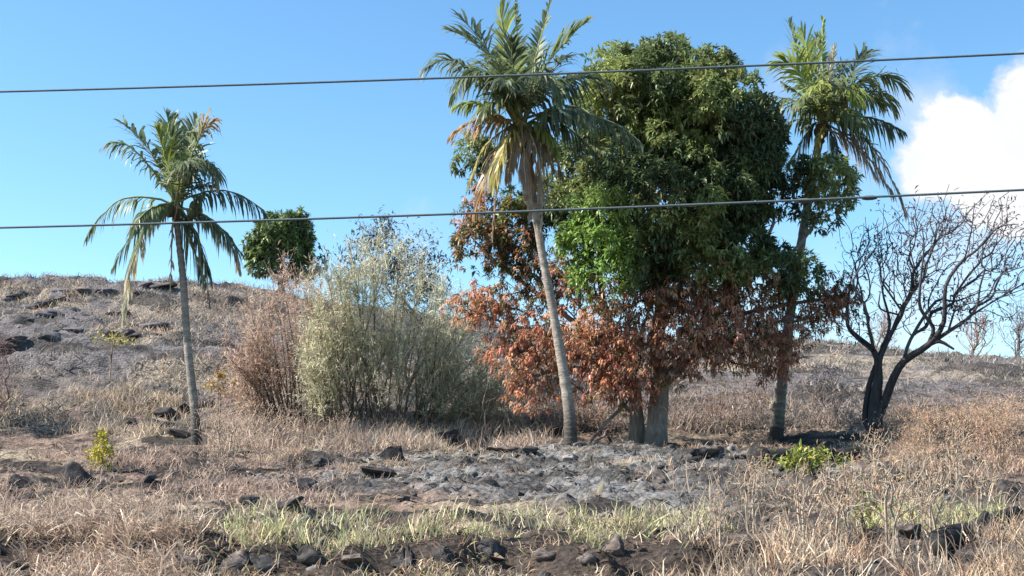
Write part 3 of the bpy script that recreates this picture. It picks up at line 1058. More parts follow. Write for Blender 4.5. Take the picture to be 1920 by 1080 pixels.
c2 = pick(rng, len(p2), [(0.16, 0.22, 0.09), (0.24, 0.31, 0.11), (0.11, 0.16, 0.07)], 0.15)
c2 = np.where((p2[:, 2] < at(520, 505, 70)[2])[:, None] & (rng.random((len(p2), 1)) < 0.55), np.array([0.2, 0.15, 0.09]), c2)
part(rt, 'crown', rosettes(p2, p2o, rng, 9, 0.36, 0.12, lambda i: c2[i] * (1 + rng.normal(0, 0.12, (len(i), 1))), 0.7), M_LEAF)


# ------------------------------------------------------------------ thin-leaved and leafless shrubs and trees
def shrub(name, label, base_px, Y, blobs, dens, seed, twigcol, leafcol, nleaf, ll, lw, cat='shrub', group=None, stems=4, r_tip=0.004,
          rmax=0.05, bf=0.35, leafmat_=None, shell=0.95, spread=0.25, droop=0.6, sk=None, flat=None, kind_leaf='foliage', jit=0.10, expo=2.1):
    rng = np.random.default_rng(seed)
    b = foot(base_px, Y) if np.isscalar(base_px) else np.asarray(base_px, float)
    root = thing(name, b, label, cat, group)
    tp, tk_ = blob_points(rng, blobs, dens, shell)
    zmin = ground_z(tp[:, 0], tp[:, 1]) + 0.15
    tp = tp[tp[:, 2] > zmin]
    if sk is None:
        ch = []
        for k in range(stems):
            th = rng.random() * 6.28
            q0 = b + np.array([math.cos(th), math.sin(th), 0]) * spread * rng.random() - UP * 0.08
            tgt = tp[rng.integers(len(tp))]
            q1 = q0 + (tgt - q0) * 0.15 + UP * 0.25
            ch.append(([q0, q1], [rmax, rmax * 0.7], -1, 0))
        P0, par0, r0 = skeleton(ch)
        r0 = None
    else:
        P0, par0, r0 = skeleton(sk)
    P, par = grow(P0, par0, tp, bf)
    tk2, tn2 = tree_geo(P, par, r_tip, expo, rng, twigcol, rmax=rmax, r_fixed=r0, jitter=jit)
    if tk2 is not None:
        part(root, 'trunk' if cat == 'tree' else 'stem', tk2, M_BARK, True)
    if tn2 is not None:
        part(root, 'twigs', tn2, M_TWIG)
    if nleaf:
        src = tp[rng.integers(0, len(tp), nleaf)] + rng.normal(0, 0.13, (nleaf, 3))
        c = pick(rng, nleaf, leafcol, 0.2)
        D = rng.normal(0, 1, (nleaf, 3)) + UP * 0.2
        part(root, kind_leaf, leaves(src, D, ll * (0.6 + 0.8 * rng.random(nleaf)), lw * (0.7 + 0.6 * rng.random(nleaf)), c, rng, droop), leafmat_ or M_DRY)
    return root


GRY = (0.17, 0.14, 0.115)
def fan_shrub(name, label, bx, Y, outline, nst, per, seed, stemcol, leafcol, depth, cat='shrub', thick=0.03):
    """many thin upright stems that fan out of the ground and carry fine feathery twigs"""
    rng = np.random.default_rng(seed)
    b = foot((bx[0] + bx[1]) / 2, Y)
    root = thing(name, b, label, cat)
    ox, oy = np.array(outline, float).T
    stems, TB, TD, TL, TC = [], [], [], [], []
    for k in range(nst):
        u = (k + rng.random()) / nst
        ti = u * (len(ox) - 1)
        tx, ty = np.interp(ti, np.arange(len(ox)), ox), np.interp(ti, np.arange(len(ox)), oy)
        pxb_ = bx[0] + (bx[1] - bx[0]) * np.clip(u + rng.normal(0, 0.14), 0, 1)
        q0 = foot(pxb_, Y + rng.normal(0, depth * 0.35))
        _, pyb_ = project(q0)
        r_ = 1 - 0.55 * rng.random() ** 1.3 + rng.normal(0, 0.03)
        T = at(pxb_ + (tx - pxb_) * r_, pyb_ + (ty - pyb_) * r_, q0[1] + rng.normal(0, depth * 0.5))
        L = np.linalg.norm(T - q0)
        ct = q0 + (T - q0) * 0.45 + UP * 0.16 * L + rng.normal(0, 0.05 * L, 3)
        t = np.linspace(0, 1, 9)[:, None]
        P = (1 - t) ** 2 * (q0 - UP * 0.08) + 2 * t * (1 - t) * ct + t * t * T + np.cumsum(rng.normal(0, 0.018, (9, 3)), axis=0)
        stems.append(tube(P, np.linspace(thick * (0.6 + 0.5 * rng.random()), 0.004, 9), 5, stemcol, cap=False))
        n = int(per * (0.6 + 0.6 * rng.random()))
        tt = 0.2 + 0.8 * rng.random(n) ** 0.75
        fi = tt * 8
        i0 = np.minimum(fi.astype(int), 7)
        w = (fi - i0)[:, None]
        B = P[i0] * (1 - w) + P[i0 + 1] * w
        D = unit(unit(P[i0 + 1] - P[i0]) * 0.8 + rng.normal(0, 0.55, (n, 3)) + UP * 0.25)
        TB.append(B)
        TD.append(D)
        TL.append(0.30 + 0.45 * rng.random(n))
    part(root, 'stem', merge(stems), M_BARK)
    B, D, L = np.vstack(TB), np.vstack(TD), np.concatenate(TL)
    n = len(B)
    tw = blades(B, D, L, 0.013, pick(rng, n, [tuple(q * 0.8 for q in c_) for c_ in leafcol], 0.2), rng, 0.35)
    part(root, 'twigs', tw, M_FEATHER)
    k = 6
    ff = rng.random((n * k, 1))
    B2 = np.repeat(B, k, axis=0) + np.repeat(D * L[:, None], k, axis=0) * ff + rng.normal(0, 0.02, (n * k, 3))
    D2 = unit(np.repeat(D, k, axis=0) * 0.8 + rng.normal(0, 0.6, (n * k, 3)))
    part(root, 'foliage', leaves(B2, D2, 0.09 + 0.13 * rng.random(n * k), 0.017 + 0.012 * rng.random(n * k), pick(rng, n * k, leafcol, 0.2), rng, 0.2), M_FEATHER)
    return root


fan_shrub('feathery_shrub', 'wide wispy grey-green shrub of many thin stems, left of the scorched leaves', (590, 850), 33.0,
          [(585, 700), (570, 590), (585, 500), (620, 455), (680, 440), (740, 455), (800, 490), (860, 545), (905, 620), (925, 700), (930, 770)], 95, 62, 101,
          (0.13, 0.105, 0.085), [(0.60, 0.57, 0.41), (0.52, 0.50, 0.35), (0.66, 0.62, 0.47), (0.46, 0.45, 0.31)], 1.0)
fan_shrub('thorn_shrub', 'pinkish brown leafless shrub between the left palm and the grey-green shrub', (490, 610), 34.0,
          [(425, 760), (425, 680), (440, 600), (470, 545), (520, 500), (570, 480), (610, 500), (630, 560)], 50, 55, 102,
          (0.15, 0.11, 0.09), [(0.50, 0.36, 0.29), (0.43, 0.31, 0.25), (0.56, 0.44, 0.34)], 0.9)
shrub('scrub_tree', 'thin scrub tree with sparse dark leaves reaching above the feathery shrub', 770, 37.0,
      [(745, 500, 85, 85, 37.2, 1.2, 1), (700, 450, 50, 45, 37.2, 0.8, 0.7), (800, 540, 60, 80, 37.0, 0.9, 0.9), (660, 510, 45, 60, 37.3, 0.7, 0.7), (725, 425, 18, 28, 37.2, 0.4, 0.8)],
      16, 103, (0.10, 0.092, 0.088), [(0.11, 0.12, 0.12), (0.14, 0.135, 0.135), (0.09, 0.10, 0.10)], 3000, 0.2, 0.055, cat='tree', stems=4, rmax=0.08, spread=0.4, leafmat_=M_DRY)
shrub('thorn_shrub', 'dark reddish leafless shrub cut off by the left edge of the photo', -28, 33.0,
      [(-25, 710, 62, 85, 33, 0.9, 1), (-40, 650, 50, 60, 33, 0.8, 1)], 40, 104, (0.2, 0.13, 0.12), [(0.3, 0.19, 0.16), (0.22, 0.14, 0.125)], 3500, 0.13, 0.015, stems=5, rmax=0.05, spread=0.5)

shrub('twig_thicket', 'tangle of pale bare twigs between the big trunk and the right palm', 1350, 33.0,
      [(1340, 770, 95, 75, 33, 0.9, 1), (1420, 740, 50, 70, 33, 0.7, 0.8)], 26, 106, (0.24, 0.19, 0.155), [(0.34, 0.23, 0.17), (0.26, 0.18, 0.14)], 1000, 0.12, 0.03, stems=9, rmax=0.035, spread=1.4)
shrub('twig_thicket', 'tangle of dark twigs and dead stems between the tallest palm and the big trunk', 1120, 32.5,
      [(1120, 790, 75, 60, 32.5, 0.8, 1), (1060, 760, 50, 70, 32.8, 0.7, 0.8)], 30, 107, (0.28, 0.21, 0.17), [(0.4, 0.26, 0.19), (0.3, 0.2, 0.15)], 1300, 0.12, 0.03, stems=8, rmax=0.035, spread=1.2)
shrub('twig_thicket', 'tangle of straw coloured twigs left of the tallest palm, under the rust leaves', 930, 32.5,
      [(930, 750, 85, 75, 32.6, 0.8, 1), (980, 700, 60, 60, 32.8, 0.7, 0.8)], 30, 108, (0.42, 0.35, 0.27), [(0.5, 0.42, 0.31), (0.44, 0.33, 0.25), (0.4, 0.4, 0.28)], 3000, 0.14, 0.025, stems=9, rmax=0.035, spread=1.2)
shrub('twig_thicket', 'low tangle of grey twigs between the right palm and the charred tree', 1560, 33.0,
      [(1560, 790, 70, 50, 33, 0.8, 1), (1540, 730, 40, 60, 33, 0.6, 0.7)], 22, 109, (0.24, 0.2, 0.17), [(0.3, 0.22, 0.18), (0.26, 0.2, 0.16)], 500, 0.12, 0.03, stems=7, rmax=0.035, spread=1.0)

# charred bare tree on the right
Yt = 28.6
bt = foot(1628, Yt)
bare = [
    (chain([(1628, 865), (1632, 800), (1637, 750)], Yt, Yt, bt - UP * 0.15), [0.24, 0.19, 0.15], -1, 0),
    (chain([(1648, 700), (1640, 662), (1612, 632), (1594, 612), (1588, 560), (1600, 505)], Yt, Yt + 0.9), [0.10, 0.085, 0.07, 0.055, 0.03, 0.014], 0, 2),
    (chain([(1662, 745), (1678, 717), (1706, 672), (1746, 645), (1772, 603), (1778, 548), (1800, 490), (1828, 463), (1868, 437), (1914, 412)], Yt - 0.1, Yt - 1.3), [0.13, 0.12, 0.105, 0.09, 0.07, 0.055, 0.045, 0.035, 0.024, 0.012], 0, 1),
    (chain([(1652, 668), (1670, 617), (1680, 590), (1716, 548), (1727, 503), (1747, 457), (1760, 417), (1775, 375)], Yt, Yt + 0.4), [0.07, 0.06, 0.055, 0.045, 0.04, 0.03, 0.02, 0.008], 1, 0),
    (chain([(1750, 615), (1737, 577), (1727, 537), (1732, 470), (1720, 430)], Yt - 0.5, Yt - 1.4), [0.06, 0.05, 0.04, 0.025, 0.01], 2, 3),
    (chain([(1778, 622), (1827, 587), (1873, 557), (1918, 527), (1960, 500)], Yt - 0.4, Yt + 0.6), [0.055, 0.045, 0.035, 0.024, 0.01], 2, 3),
    (chain([(1707, 637), (1747, 577), (1793, 567), (1850, 545)], Yt, Yt + 1.0), [0.05, 0.04, 0.03, 0.012], 2, 2),
    (chain([(1762, 640), (1782, 648)], Yt - 0.5, Yt - 0.6), [0.06, 0.03], 2, 3),
    (chain([(1630, 620), (1626, 560), (1614, 520), (1634, 463), (1652, 440), (1682, 412)], Yt - 0.3, Yt - 0.9), [0.045, 0.038, 0.03, 0.024, 0.018, 0.008], 1, 1),
    (chain([(1650, 578), (1640, 550)], Yt - 0.2, Yt - 0.5), [0.03, 0.015], 3, 2),
]
bare.append((chain([(1622, 790), (1634, 722), (1652, 650), (1664, 606), (1660, 560), (1672, 505)], Yt + 0.2, Yt + 0.8), [0.09, 0.08, 0.06, 0.045, 0.03, 0.01], 0, 1))
bare.append((chain([(1668, 735), (1690, 680), (1700, 640), (1690, 600)], Yt + 0.2, Yt + 0.7), [0.06, 0.05, 0.035, 0.012], 0, 1))
jr = np.random.default_rng(44)
bare = [([q_ + (jr.normal(0, 0.07, 3) if i_ > 0 else 0) for i_, q_ in enumerate(pts_)], [r_ * 0.8 for r_ in rr_], a_, b_) for pts_, rr_, a_, b_ in bare]
shrub('bare_tree', 'leafless charred tree with a forked black trunk on the right', bt, Yt,
      [(1780, 425, 150, 70, Yt, 1.5, 1), (1720, 520, 120, 80, Yt, 1.3, 0.9), (1885, 490, 90, 100, Yt, 1.2, 0.9), (1635, 470, 70, 75, Yt, 0.9, 1.1), (1800, 575, 125, 55, Yt, 1.0, 0.8), (1610, 600, 45, 60, Yt, 0.6, 0.8)],
      17, 105, lambda S, r: np.where((r > 0.045)[:, None], 0.045, 0.085) * np.array([[1.0, 0.9, 0.92]]),
      [(0.14, 0.09, 0.085), (0.2, 0.12, 0.10), (0.09, 0.075, 0.075)], 1700, 0.14, 0.04, cat='tree', sk=bare, r_tip=0.0075, rmax=0.3, bf=0.5, jit=0.07, expo=2.6)

# small bare trees beyond the right shoulder
for k, (px, py, w, h, Yk, lab, c) in enumerate([
        (1832, 612, 38, 48, 56.0, 'small bare pinkish tree on the right ridge behind the charred tree', (0.27, 0.19, 0.16)),
        (1912, 605, 42, 62, 55.0, 'small bare grey tree on the ridge at the right edge', (0.17, 0.15, 0.15)),
        (1655, 612, 30, 40, 58.0, 'tiny bare pinkish tree on the ridge seen through the charred tree', (0.25, 0.18, 0.15))]):
    shrub('small_bare_tree', lab, px, Yk, [(px, py + 12, w, h, Yk, 1.1, 1), (px + 10, py - 12, w * 0.7, h * 0.7, Yk, 0.8, 0.8)], 14, 110 + k, c, [tuple(q * 1.1 for q in c)], 500, 0.2, 0.03,
          cat='tree', group='bare trees on the right ridge', bf=0.6, stems=4, r_tip=0.009, rmax=0.09)

# ------------------------------------------------------------------ saplings
def sapling(name, label, px, top_py, Y, wpx, leafcol, nleaf, seed, ll=0.1, lw=0.05, lo=0.0, cat='sapling', stemcol=(0.2, 0.16, 0.11), nst=3, leafm=None):
    b = foot(px, Y)
    rng = np.random.default_rng(seed)
    root = thing(name, b, label, cat)
    top = at(px, top_py, Y)
    h = top[2] - b[2]
    w = wpx * Y / F
    n = 40
    u = lo + (1 - lo) * rng.random(n)
    prof = np.sin(np.clip(0.15 + 0.85 * (u - lo) / (1 - lo), 0, 1) * math.pi) * 0.9 + 0.15
    th = rng.random(n) * 6.28
    rr = w * 0.5 * prof * np.sqrt(rng.random(n))
    tp = np.stack([b[0] + rr * np.cos(th), b[1] + rr * np.sin(th), b[2] + u * h], -1)
    st = []
    for k in range(nst):
        q = b + np.array([rng.normal(0, 0.05), rng.normal(0, 0.05), -0.05])
        st.append(([q, q + UP * h * max(lo, 0.15) + rng.normal(0, 0.03, 3), q * 0.3 + b * 0.7 + UP * h * (0.5 + lo * 0.4) + rng.normal(0, w * 0.12, 3)], [0.02, 0.015, 0.008], -1, 0))
    P0, par0, r0 = skeleton(st)
    P, par = grow(P0, par0, tp, 0.4)
    tk, tn = tree_geo(P, par, 0.004, 2.0, rng, stemcol, r_fixed=r0)
    part(root, 'stem', merge([q for q in (tk, tn) if q is not None]), M_TWIG)
    src = tp[rng.integers(0, n, nleaf)] + rng.normal(0, 0.05, (nleaf, 3))
    part(root, 'leaves', leaves(src, rng.normal(0, 1, (nleaf, 3)), ll * (0.6 + 0.7 * rng.random(nleaf)), lw, pick(rng, nleaf, leafcol, 0.15), rng, 0.4), leafm or M_GRASS)
    return root


YG = [(0.48, 0.42, 0.06), (0.40, 0.42, 0.07), (0.52, 0.40, 0.07)]
sapling('yellow_sapling', 'slim sapling covered in bright yellow leaves beside the dark boulder on the left', 188, 812, 21.5, 46, YG, 420, 201, 0.085, 0.045)
sapling('yellow_sapling', 'small low yellow-green plant in front of the yellow sapling', 187, 945, 16.0, 26, YG, 50, 206, 0.06, 0.03)
sapling('scorched_sapling', 'thin sapling on the left hillside with a flat top of pale yellow leaves', 200, 628, 36.0, 95, [(0.40, 0.38, 0.12), (0.42, 0.34, 0.14)], 150, 202, 0.12, 0.06, 0.82, nst=2)
sapling('scorched_sapling', 'small orange-leaved sapling just right of the left palm trunk', 405, 697, 31.5, 55, [(0.5, 0.32, 0.08), (0.46, 0.2, 0.08), (0.42, 0.36, 0.1)], 130, 203, 0.12, 0.06, 0.72)
sapling('yellow_bush', 'low yellow-green bush in the grass below the right palm', 1520, 846, 18.6, 140, [(0.40, 0.38, 0.06), (0.25, 0.30, 0.07), (0.18, 0.22, 0.07)], 380, 204, 0.13, 0.05, 0.25, cat='bush', nst=7)
sapling('green_plant', 'little bright green plant in the straw at the lower right', 1612, 930, 13.6, 50, [(0.2, 0.28, 0.05), (0.28, 0.34, 0.07)], 34, 205, 0.11, 0.05, 0.5, cat='plant')

# ------------------------------------------------------------------ rocks
def rock(px, py, wpx, hpx, label, seed, col=(0.075, 0.068, 0.066), group='scorched boulders', Y=None, sub=3):
    p = hit(px, py) if Y is None else foot(px, Y)
    w = wpx * p[1] / F
    h = hpx * p[1] / F
    rr = np.random.default_rng(seed)
    V, f, c = lump((0, 0, 0), 1.0, seed, col, (w * 0.55, w * 0.45, h * 0.66), sub, 0.34)
    c = np.array(col)[None] * (1 + 0.3 * rr.normal(0, 1, (len(V), 1))).clip(0.4, 1.8)
    ctr = p + np.array([0, w * 0.2, h * 0.22])
    o = link('boulder', mesh_from('boulder', V, f, M_ROCK, c), None, tuple(ctr))
    o.rotation_euler = (rr.normal(0, 0.1), rr.normal(0, 0.12), 0)
    return tag(o, label, 'rock', group)


DK = (0.05, 0.046, 0.046)
BR = (0.11, 0.09, 0.08)
for k, (px, py, w, h, lab, c) in enumerate([
    (140, 908, 62, 52, 'dark blocky boulder immediately left of the yellow sapling', DK),
    (28, 915, 75, 30, 'low black boulder near the left edge, level with the yellow sapling', DK),
    (727, 868, 58, 34, 'dark pointed boulder on the burnt patch below the feathery shrub', DK),
    (835, 835, 75, 30, 'flat dark boulder at the foot of the grass left of the tallest palm', DK),
    (893, 838, 34, 26, 'round dark stone touching the flat boulder left of the tallest palm', DK),
    (1160, 1048, 56, 44, 'dark boulder with a pale face at the lower centre, beside orange straw', BR),
    (925, 1046, 62, 36, 'dark boulder in the eroded bank below the green grass', DK),
    (1020, 1052, 60, 26, 'low dark stone right of the boulder in the eroded bank', BR),
    (465, 952, 42, 26, 'dark stone above the left end of the green grass', DK),
    (540, 955, 60, 20, 'flat dark stone just above the green grass strip', DK),
    (340, 1072, 80, 44, 'rounded brown boulder at the bottom edge, left of centre', BR),
    (425, 1070, 74, 50, 'grey boulder at the bottom edge under the left end of the green grass', BR),
    (500, 1078, 60, 44, 'dark boulder at the bottom edge right of the grey boulder', DK),
    (1895, 938, 52, 42, 'dark boulder at the right edge above the fallen log', DK),
    (1448, 872, 52, 34, 'black stone at the foot of the right palm', DK),
    (1345, 852, 44, 20, 'small pale-topped stone between the big trunk and the right palm', BR),
    (245, 792, 34, 16, 'leftmost dark stone of the outcrop behind the left palm', DK),
    (312, 782, 60, 20, 'long dark stone of the outcrop touching the left palm trunk', DK),
    (342, 774, 34, 20, 'top stone of the outcrop just left of the left palm trunk', DK),
    (305, 806, 52, 18, 'lower dark stone of the outcrop behind the left palm', DK),
    (392, 764, 40, 18, 'dark stone right of the left palm trunk on the outcrop', DK),
    (428, 745, 26, 12, 'small dark stone under the orange-leaved sapling', DK),
    (940, 846, 60, 18, 'low ashy stone left of the tallest palm base', BR),
    (1070, 862, 30, 22, 'grey stone lying against the base of the tallest palm', (0.2, 0.18, 0.17)),
    (605, 872, 40, 16, 'flat dark stone left of the pointed boulder', DK),
    (1230, 905, 40, 22, 'angular brown stone on the ash below the big trunk', BR),
    (80, 640, 96, 22, 'biggest dark rock of the ledge high on the left hillside', (0.12, 0.11, 0.115)),
    (35, 650, 60, 18, 'dark rock at the left foot of the hillside ledge', (0.12, 0.11, 0.115)),
    (128, 622, 56, 12, 'right end rock of the dark ledge on the left hillside', (0.12, 0.11, 0.115)),
    (60, 580, 90, 13, 'flat dark rock of the upper ledge near the left ridge', (0.13, 0.12, 0.125)),
    (110, 560, 44, 16, 'small dark rock at the right end of the upper ledge', (0.13, 0.12, 0.125)),
    (302, 613, 18, 9, 'small dark rock on the hillside left of the palm trunk', DK),
    (1715, 1010, 60, 30, 'brown stone half hidden by straw at the lower right', BR),
    (1815, 1055, 80, 36, 'dark boulder under the fallen log at the lower right', DK),
    (585, 1062, 70, 40, 'blocky dark boulder in the bank below the green grass, left part', DK),
    (660, 1066, 56, 34, 'brown boulder second from the left in the bank below the green grass', BR),
    (740, 1060, 66, 30, 'flat black boulder in the bank under the middle of the green grass', DK),
    (830, 1052, 54, 34, 'pointed dark boulder in the bank left of the lower centre boulder', DK),
    (1090, 1062, 50, 28, 'low brown boulder left of the pale-faced boulder at the lower centre', BR),
    (280, 800, 40, 20, 'dark stone between the long stones of the outcrop behind the left palm', DK),
    (330, 820, 60, 18, 'flat stone below the outcrop beside the left palm base', BR),
    (200, 930, 70, 20, 'low black stone in front of the yellow sapling', DK),
    (270, 938, 60, 18, 'low black stone right of the yellow sapling, in burnt litter', DK),
    (700, 890, 80, 20, 'long dark stone in front of the pointed boulder', DK),
    (560, 912, 60, 18, 'low dark stone left of the ash patch', DK),
    (1690, 900, 60, 34, 'dark stump-like rock in front of the charred trunk, right side', DK),
    (1520, 862, 60, 26, 'black rock beside the charred log right of the right palm', DK),
    (1300, 858, 60, 18, 'low black rock right of the big trunk', DK),
    (985, 850, 50, 16, 'low dark stone just left of the tallest palm base', DK),
]):
    rock(px, py, w, h, lab, 300 + k, c)

rr0 = np.random.default_rng(640)
for k in range(26):
    q = k / 25.0
    row = k % 3
    px = rr0.uniform(0, 300)
    py = [560, 600, 642][row] - 0.06 * px + rr0.normal(0, 5)
    rock(px, py, rr0.uniform(24, 60), rr0.uniform(8, 14), 'flat dark rock in the burnt ledges on the left hillside', 650 + k, (0.10, 0.092, 0.10), 'rocks in the hillside ledges', sub=2)

# small stones scattered over the burnt ground (alike)
rng = np.random.default_rng(77)
protos = []
for k in range(6):
    V, f, c = lump((0, 0, 0), 1.0, 500 + k, (0.1, 0.095, 0.09), (0.6, 0.5, 0.34), 1, 0.15)
    dk = [(0.10, 0.095, 0.09), (0.06, 0.056, 0.054), (0.17, 0.16, 0.15)][k % 3]
    protos.append(mesh_from('stone', V, f, M_ROCK, np.array(dk)[None] * (1 + 0.25 * rng.normal(0, 1, (len(V), 1))).clip(0.5, 1.7)))
cnt = 0
while cnt < 250:
    x_, y_ = rng.uniform(-9, 10), rng.uniform(11.5, 28.5)
    px_, py_ = project(np.array([x_, y_, gz(x_, y_)]))
    if not (-10 < px_ < 1930 and 800 < py_ < 1090):
        continue
    onash = ash_mask(np.array([x_]), np.array([y_]))[0] > 0.5
    if not onash and rng.random() < 0.55:
        continue
    s = 0.07 + 0.17 * rng.random() ** 2
    o = link('stone', protos[int(rng.integers(6))], None, (x_, y_, gz(x_, y_) + s * 0.1))
    o.scale = (s, s, s)
    o.rotation_euler = (rng.normal(0, 0.25), rng.normal(0, 0.25), rng.random() * 6.28)
    if onash:
        tag(o, 'small stone lying on the grey ash patch below the trees', 'stone', 'small stones on the ash patch')
    else:
        tag(o, 'small dark stone on the brown burnt ground outside the ash patch', 'stone', 'small stones on the burnt ground')
    cnt += 1

# flakes of ash, bark and charred crust: uncountable litter
n = 16000
xs, ys = rng.uniform(-11, 12, n * 2), rng.uniform(10.3, 31, n * 2)
dens = 0.35 + 0.55 * ash_mask(xs, ys) * smooth(0.42, 0.56, fbm(xs * 1.1, ys * 1.1, 97)) + 0.6 * smooth(12.8, 12.2, ys) * smooth(-5.2, -4, xs) * smooth(3.2, 1.8, xs)
kp = rng.random(n * 2) < dens
xs, ys = xs[kp][:n], ys[kp][:n]
n = len(xs)
B = np.stack([xs, ys, ground_z(xs, ys) + 0.012], -1)
am = ash_mask(xs, ys)[:, None]
c = pick(rng, n, [(0.05, 0.045, 0.042), (0.25, 0.17, 0.12), (0.16, 0.11, 0.085), (0.3, 0.23, 0.15)], 0.2)
ca = pick(rng, n, [(0.22, 0.215, 0.205), (0.13, 0.125, 0.12), (0.045, 0.042, 0.041), (0.04, 0.037, 0.036), (0.32, 0.26, 0.19)], 0.2)
c = np.where(rng.random((n, 1)) < am, ca, c)
D = unit(rng.normal(0, 1, (n, 3)) * [1, 1, 0.25])
lit = link('ground_litter', mesh_from('ground_litter', *(lambda q: (q[0], q[1]))(leaves(B, D, np.clip(0.085 * np.exp(rng.normal(0, 0.7, n)), 0.03, 0.5), np.clip(0.03 * np.exp(rng.normal(0, 0.6, n)), 0.01, 0.09), c, rng, 0.15, 0.3)), M_DRY, np.repeat(c, 5, axis=0)))
lit['kind'] = 'stuff'
tag(lit, 'flakes of ash, bark and charred leaf litter strewn over the burnt ground', 'litter')

# ------------------------------------------------------------------ grasses
STRAW = [(0.56, 0.46, 0.34), (0.47, 0.37, 0.27), (0.63, 0.54, 0.42), (0.36, 0.25, 0.18)]
PINK = [(0.42, 0.29, 0.23), (0.48, 0.35, 0.28), (0.34, 0.23, 0.18), (0.54, 0.43, 0.33)]
ORS = [(0.53, 0.36, 0.23), (0.57, 0.45, 0.31), (0.40, 0.23, 0.15), (0.24, 0.15, 0.11)]
GRN = [(0.44, 0.49, 0.20), (0.36, 0.43, 0.17), (0.54, 0.54, 0.27), (0.56, 0.50, 0.29)]
GREY = [(0.30, 0.265, 0.24), (0.22, 0.20, 0.185), (0.40, 0.345, 0.28), (0.12, 0.11, 0.105)]


def tufts(name, label, seed, ntuft, xr_, yr_, dens_fn, per, hgt, palette, wid=0.009, spread=0.07, bend=0.5, lean=0.45, var=0.28):
    rng = np.random.default_rng(seed)
    xs = rng.uniform(xr_[0], xr_[1], ntuft * 6)
    ys = rng.uniform(yr_[0], yr_[1], ntuft * 6)
    zs = ground_z(xs, ys)
    px_, py_ = project(np.stack([xs, ys, zs], -1))
    d = dens_fn(xs, ys, px_, py_)
    kp = (rng.random(len(xs)) < d) & (px_ > -150) & (px_ < 2070)
    xs, ys = xs[kp][:ntuft], ys[kp][:ntuft]
    n = len(xs)
    k = rng.poisson(per, n) + 2
    idx = np.repeat(np.arange(n), k)
    m = len(idx)
    bx_ = xs[idx] + rng.normal(0, spread, m)
    by_ = ys[idx] + rng.normal(0, spread, m)
    B = np.stack([bx_, by_, ground_z(bx_, by_) - 0.01], -1)
    th = rng.random(n) * 6.28
    ln = np.stack([np.cos(th), np.sin(th), np.zeros(n)], -1)[idx] * 0.25
    D = UP + rng.normal(0, lean, (m, 3)) * [1, 1, 0] + ln
    hs = (hgt * (0.6 + 0.7 * rng.random(n)))[idx] * (0.45 + 0.65 * rng.random(m))
    base = np.array(palette)[rng.integers(0, len(palette), n)][idx]
    c = (base * 0.55 + np.array(palette)[rng.integers(0, len(palette), m)] * 0.45) * (1 + rng.normal(0, var, (m, 1))).clip(0.5, 1.5)
    geo = blades(B, D, hs, wid * (0.6 + 0.8 * rng.random(m)), c, rng, bend * (0.4 + 1.2 * rng.random(m)))
    o = link(name, mesh_from(name, geo[0], geo[1], M_GRASS, geo[2]))
    o['kind'] = 'stuff'
    tag(o, label, 'grass')
    return m


def box(px, py, x0, x1, y0, y1, s=30.0):
    return smooth(x0 - s, x0 + s, px) * smooth(x1 + s, x1 - s, px) * smooth(y0 - s * .4, y0 + s * .4, py) * smooth(y1 + s * .4, y1 - s * .4, py)


def nmask(x, y, f, s, a, b):
    return smooth(a, b, fbm(x * f, y * f, s))


tot = 0
tot += tufts('dry_grass', 'bleached straw grass in the lower left corner', 401, 1050, (-6, -1), (10, 17),
             lambda x, y, px, py: box(px, py, -150, 400, 985, 1200) * (0.03 + 0.97 * nmask(x, y, 1.5, 5, 0.49, 0.58)) + 0.2 * box(px, py, -150, 300, 930, 990), 13, 0.36, STRAW[:3] + PINK + [(0.2, 0.13, 0.1)], 0.011, 0.07, 1.2, 0.7)
tot += tufts('green_grass', 'strip of pale green grass along the bottom centre', 402, 750, (-4, 3), (11.5, 17),
             lambda x, y, px, py: box(px, py, 440, 1330, 975, 1022, 40) * (0.05 + 0.95 * nmask(x, y, 2.6, 8, 0.49, 0.60)) + 0.4 * box(px, py, 455, 700, 1010, 1045, 20), 9, 0.27, GRN + STRAW + PINK[:1], 0.010, 0.10, 0.6, 0.5)
tot += tufts('dry_grass', 'orange straw and dead stems filling the lower right', 403, 700, (0.5, 8), (10, 21),
             lambda x, y, px, py: box(px, py, 1230, 2000, 1005, 1200) * (0.03 + 0.97 * nmask(x, y, 1.5, 12, 0.49, 0.58)) + 0.16 * box(px, py, 1390, 1900, 905, 1000) * nmask(x, y, 1.5, 14, 0.5, 0.58), 11, 0.34, ORS + STRAW, 0.010, 0.09, 0.6, 0.45)
tot += tufts('dry_grass', 'thin reddish dead grass over the burnt ground at the left', 404, 1000, (-10, -1), (14, 30),
             lambda x, y, px, py: box(px, py, -100, 660, 850, 980) * nmask(x, y, 1.1, 15, 0.5, 0.6), 7, 0.26, PINK, 0.009, 0.12, 0.7, 0.7)
tot += tufts('dry_grass', 'tall straw grass at the foot of the feathery shrub', 405, 800, (-9, 2), (27, 34),
             lambda x, y, px, py: box(px, py, 395, 1010, 790, 850, 25) * (0.1 + 0.9 * nmask(x, y, 0.9, 19, 0.45, 0.56)) * (0.45 + 0.55 * smooth(560, 700, px)), 9, 0.6, STRAW + PINK + GREY[:2], 0.014, 0.14, 0.6, 0.5)
tot += tufts('dry_grass', 'band of pale straw crossing the slope behind the left palm', 406, 1200, (-20, -4), (30, 42),
             lambda x, y, px, py: box(px, py, -100, 420, 735, 815, 25) * (0.1 + 0.9 * nmask(x, y, 0.6, 23, 0.47, 0.58)), 8, 0.42, STRAW, 0.014, 0.16, 0.6, 0.5)
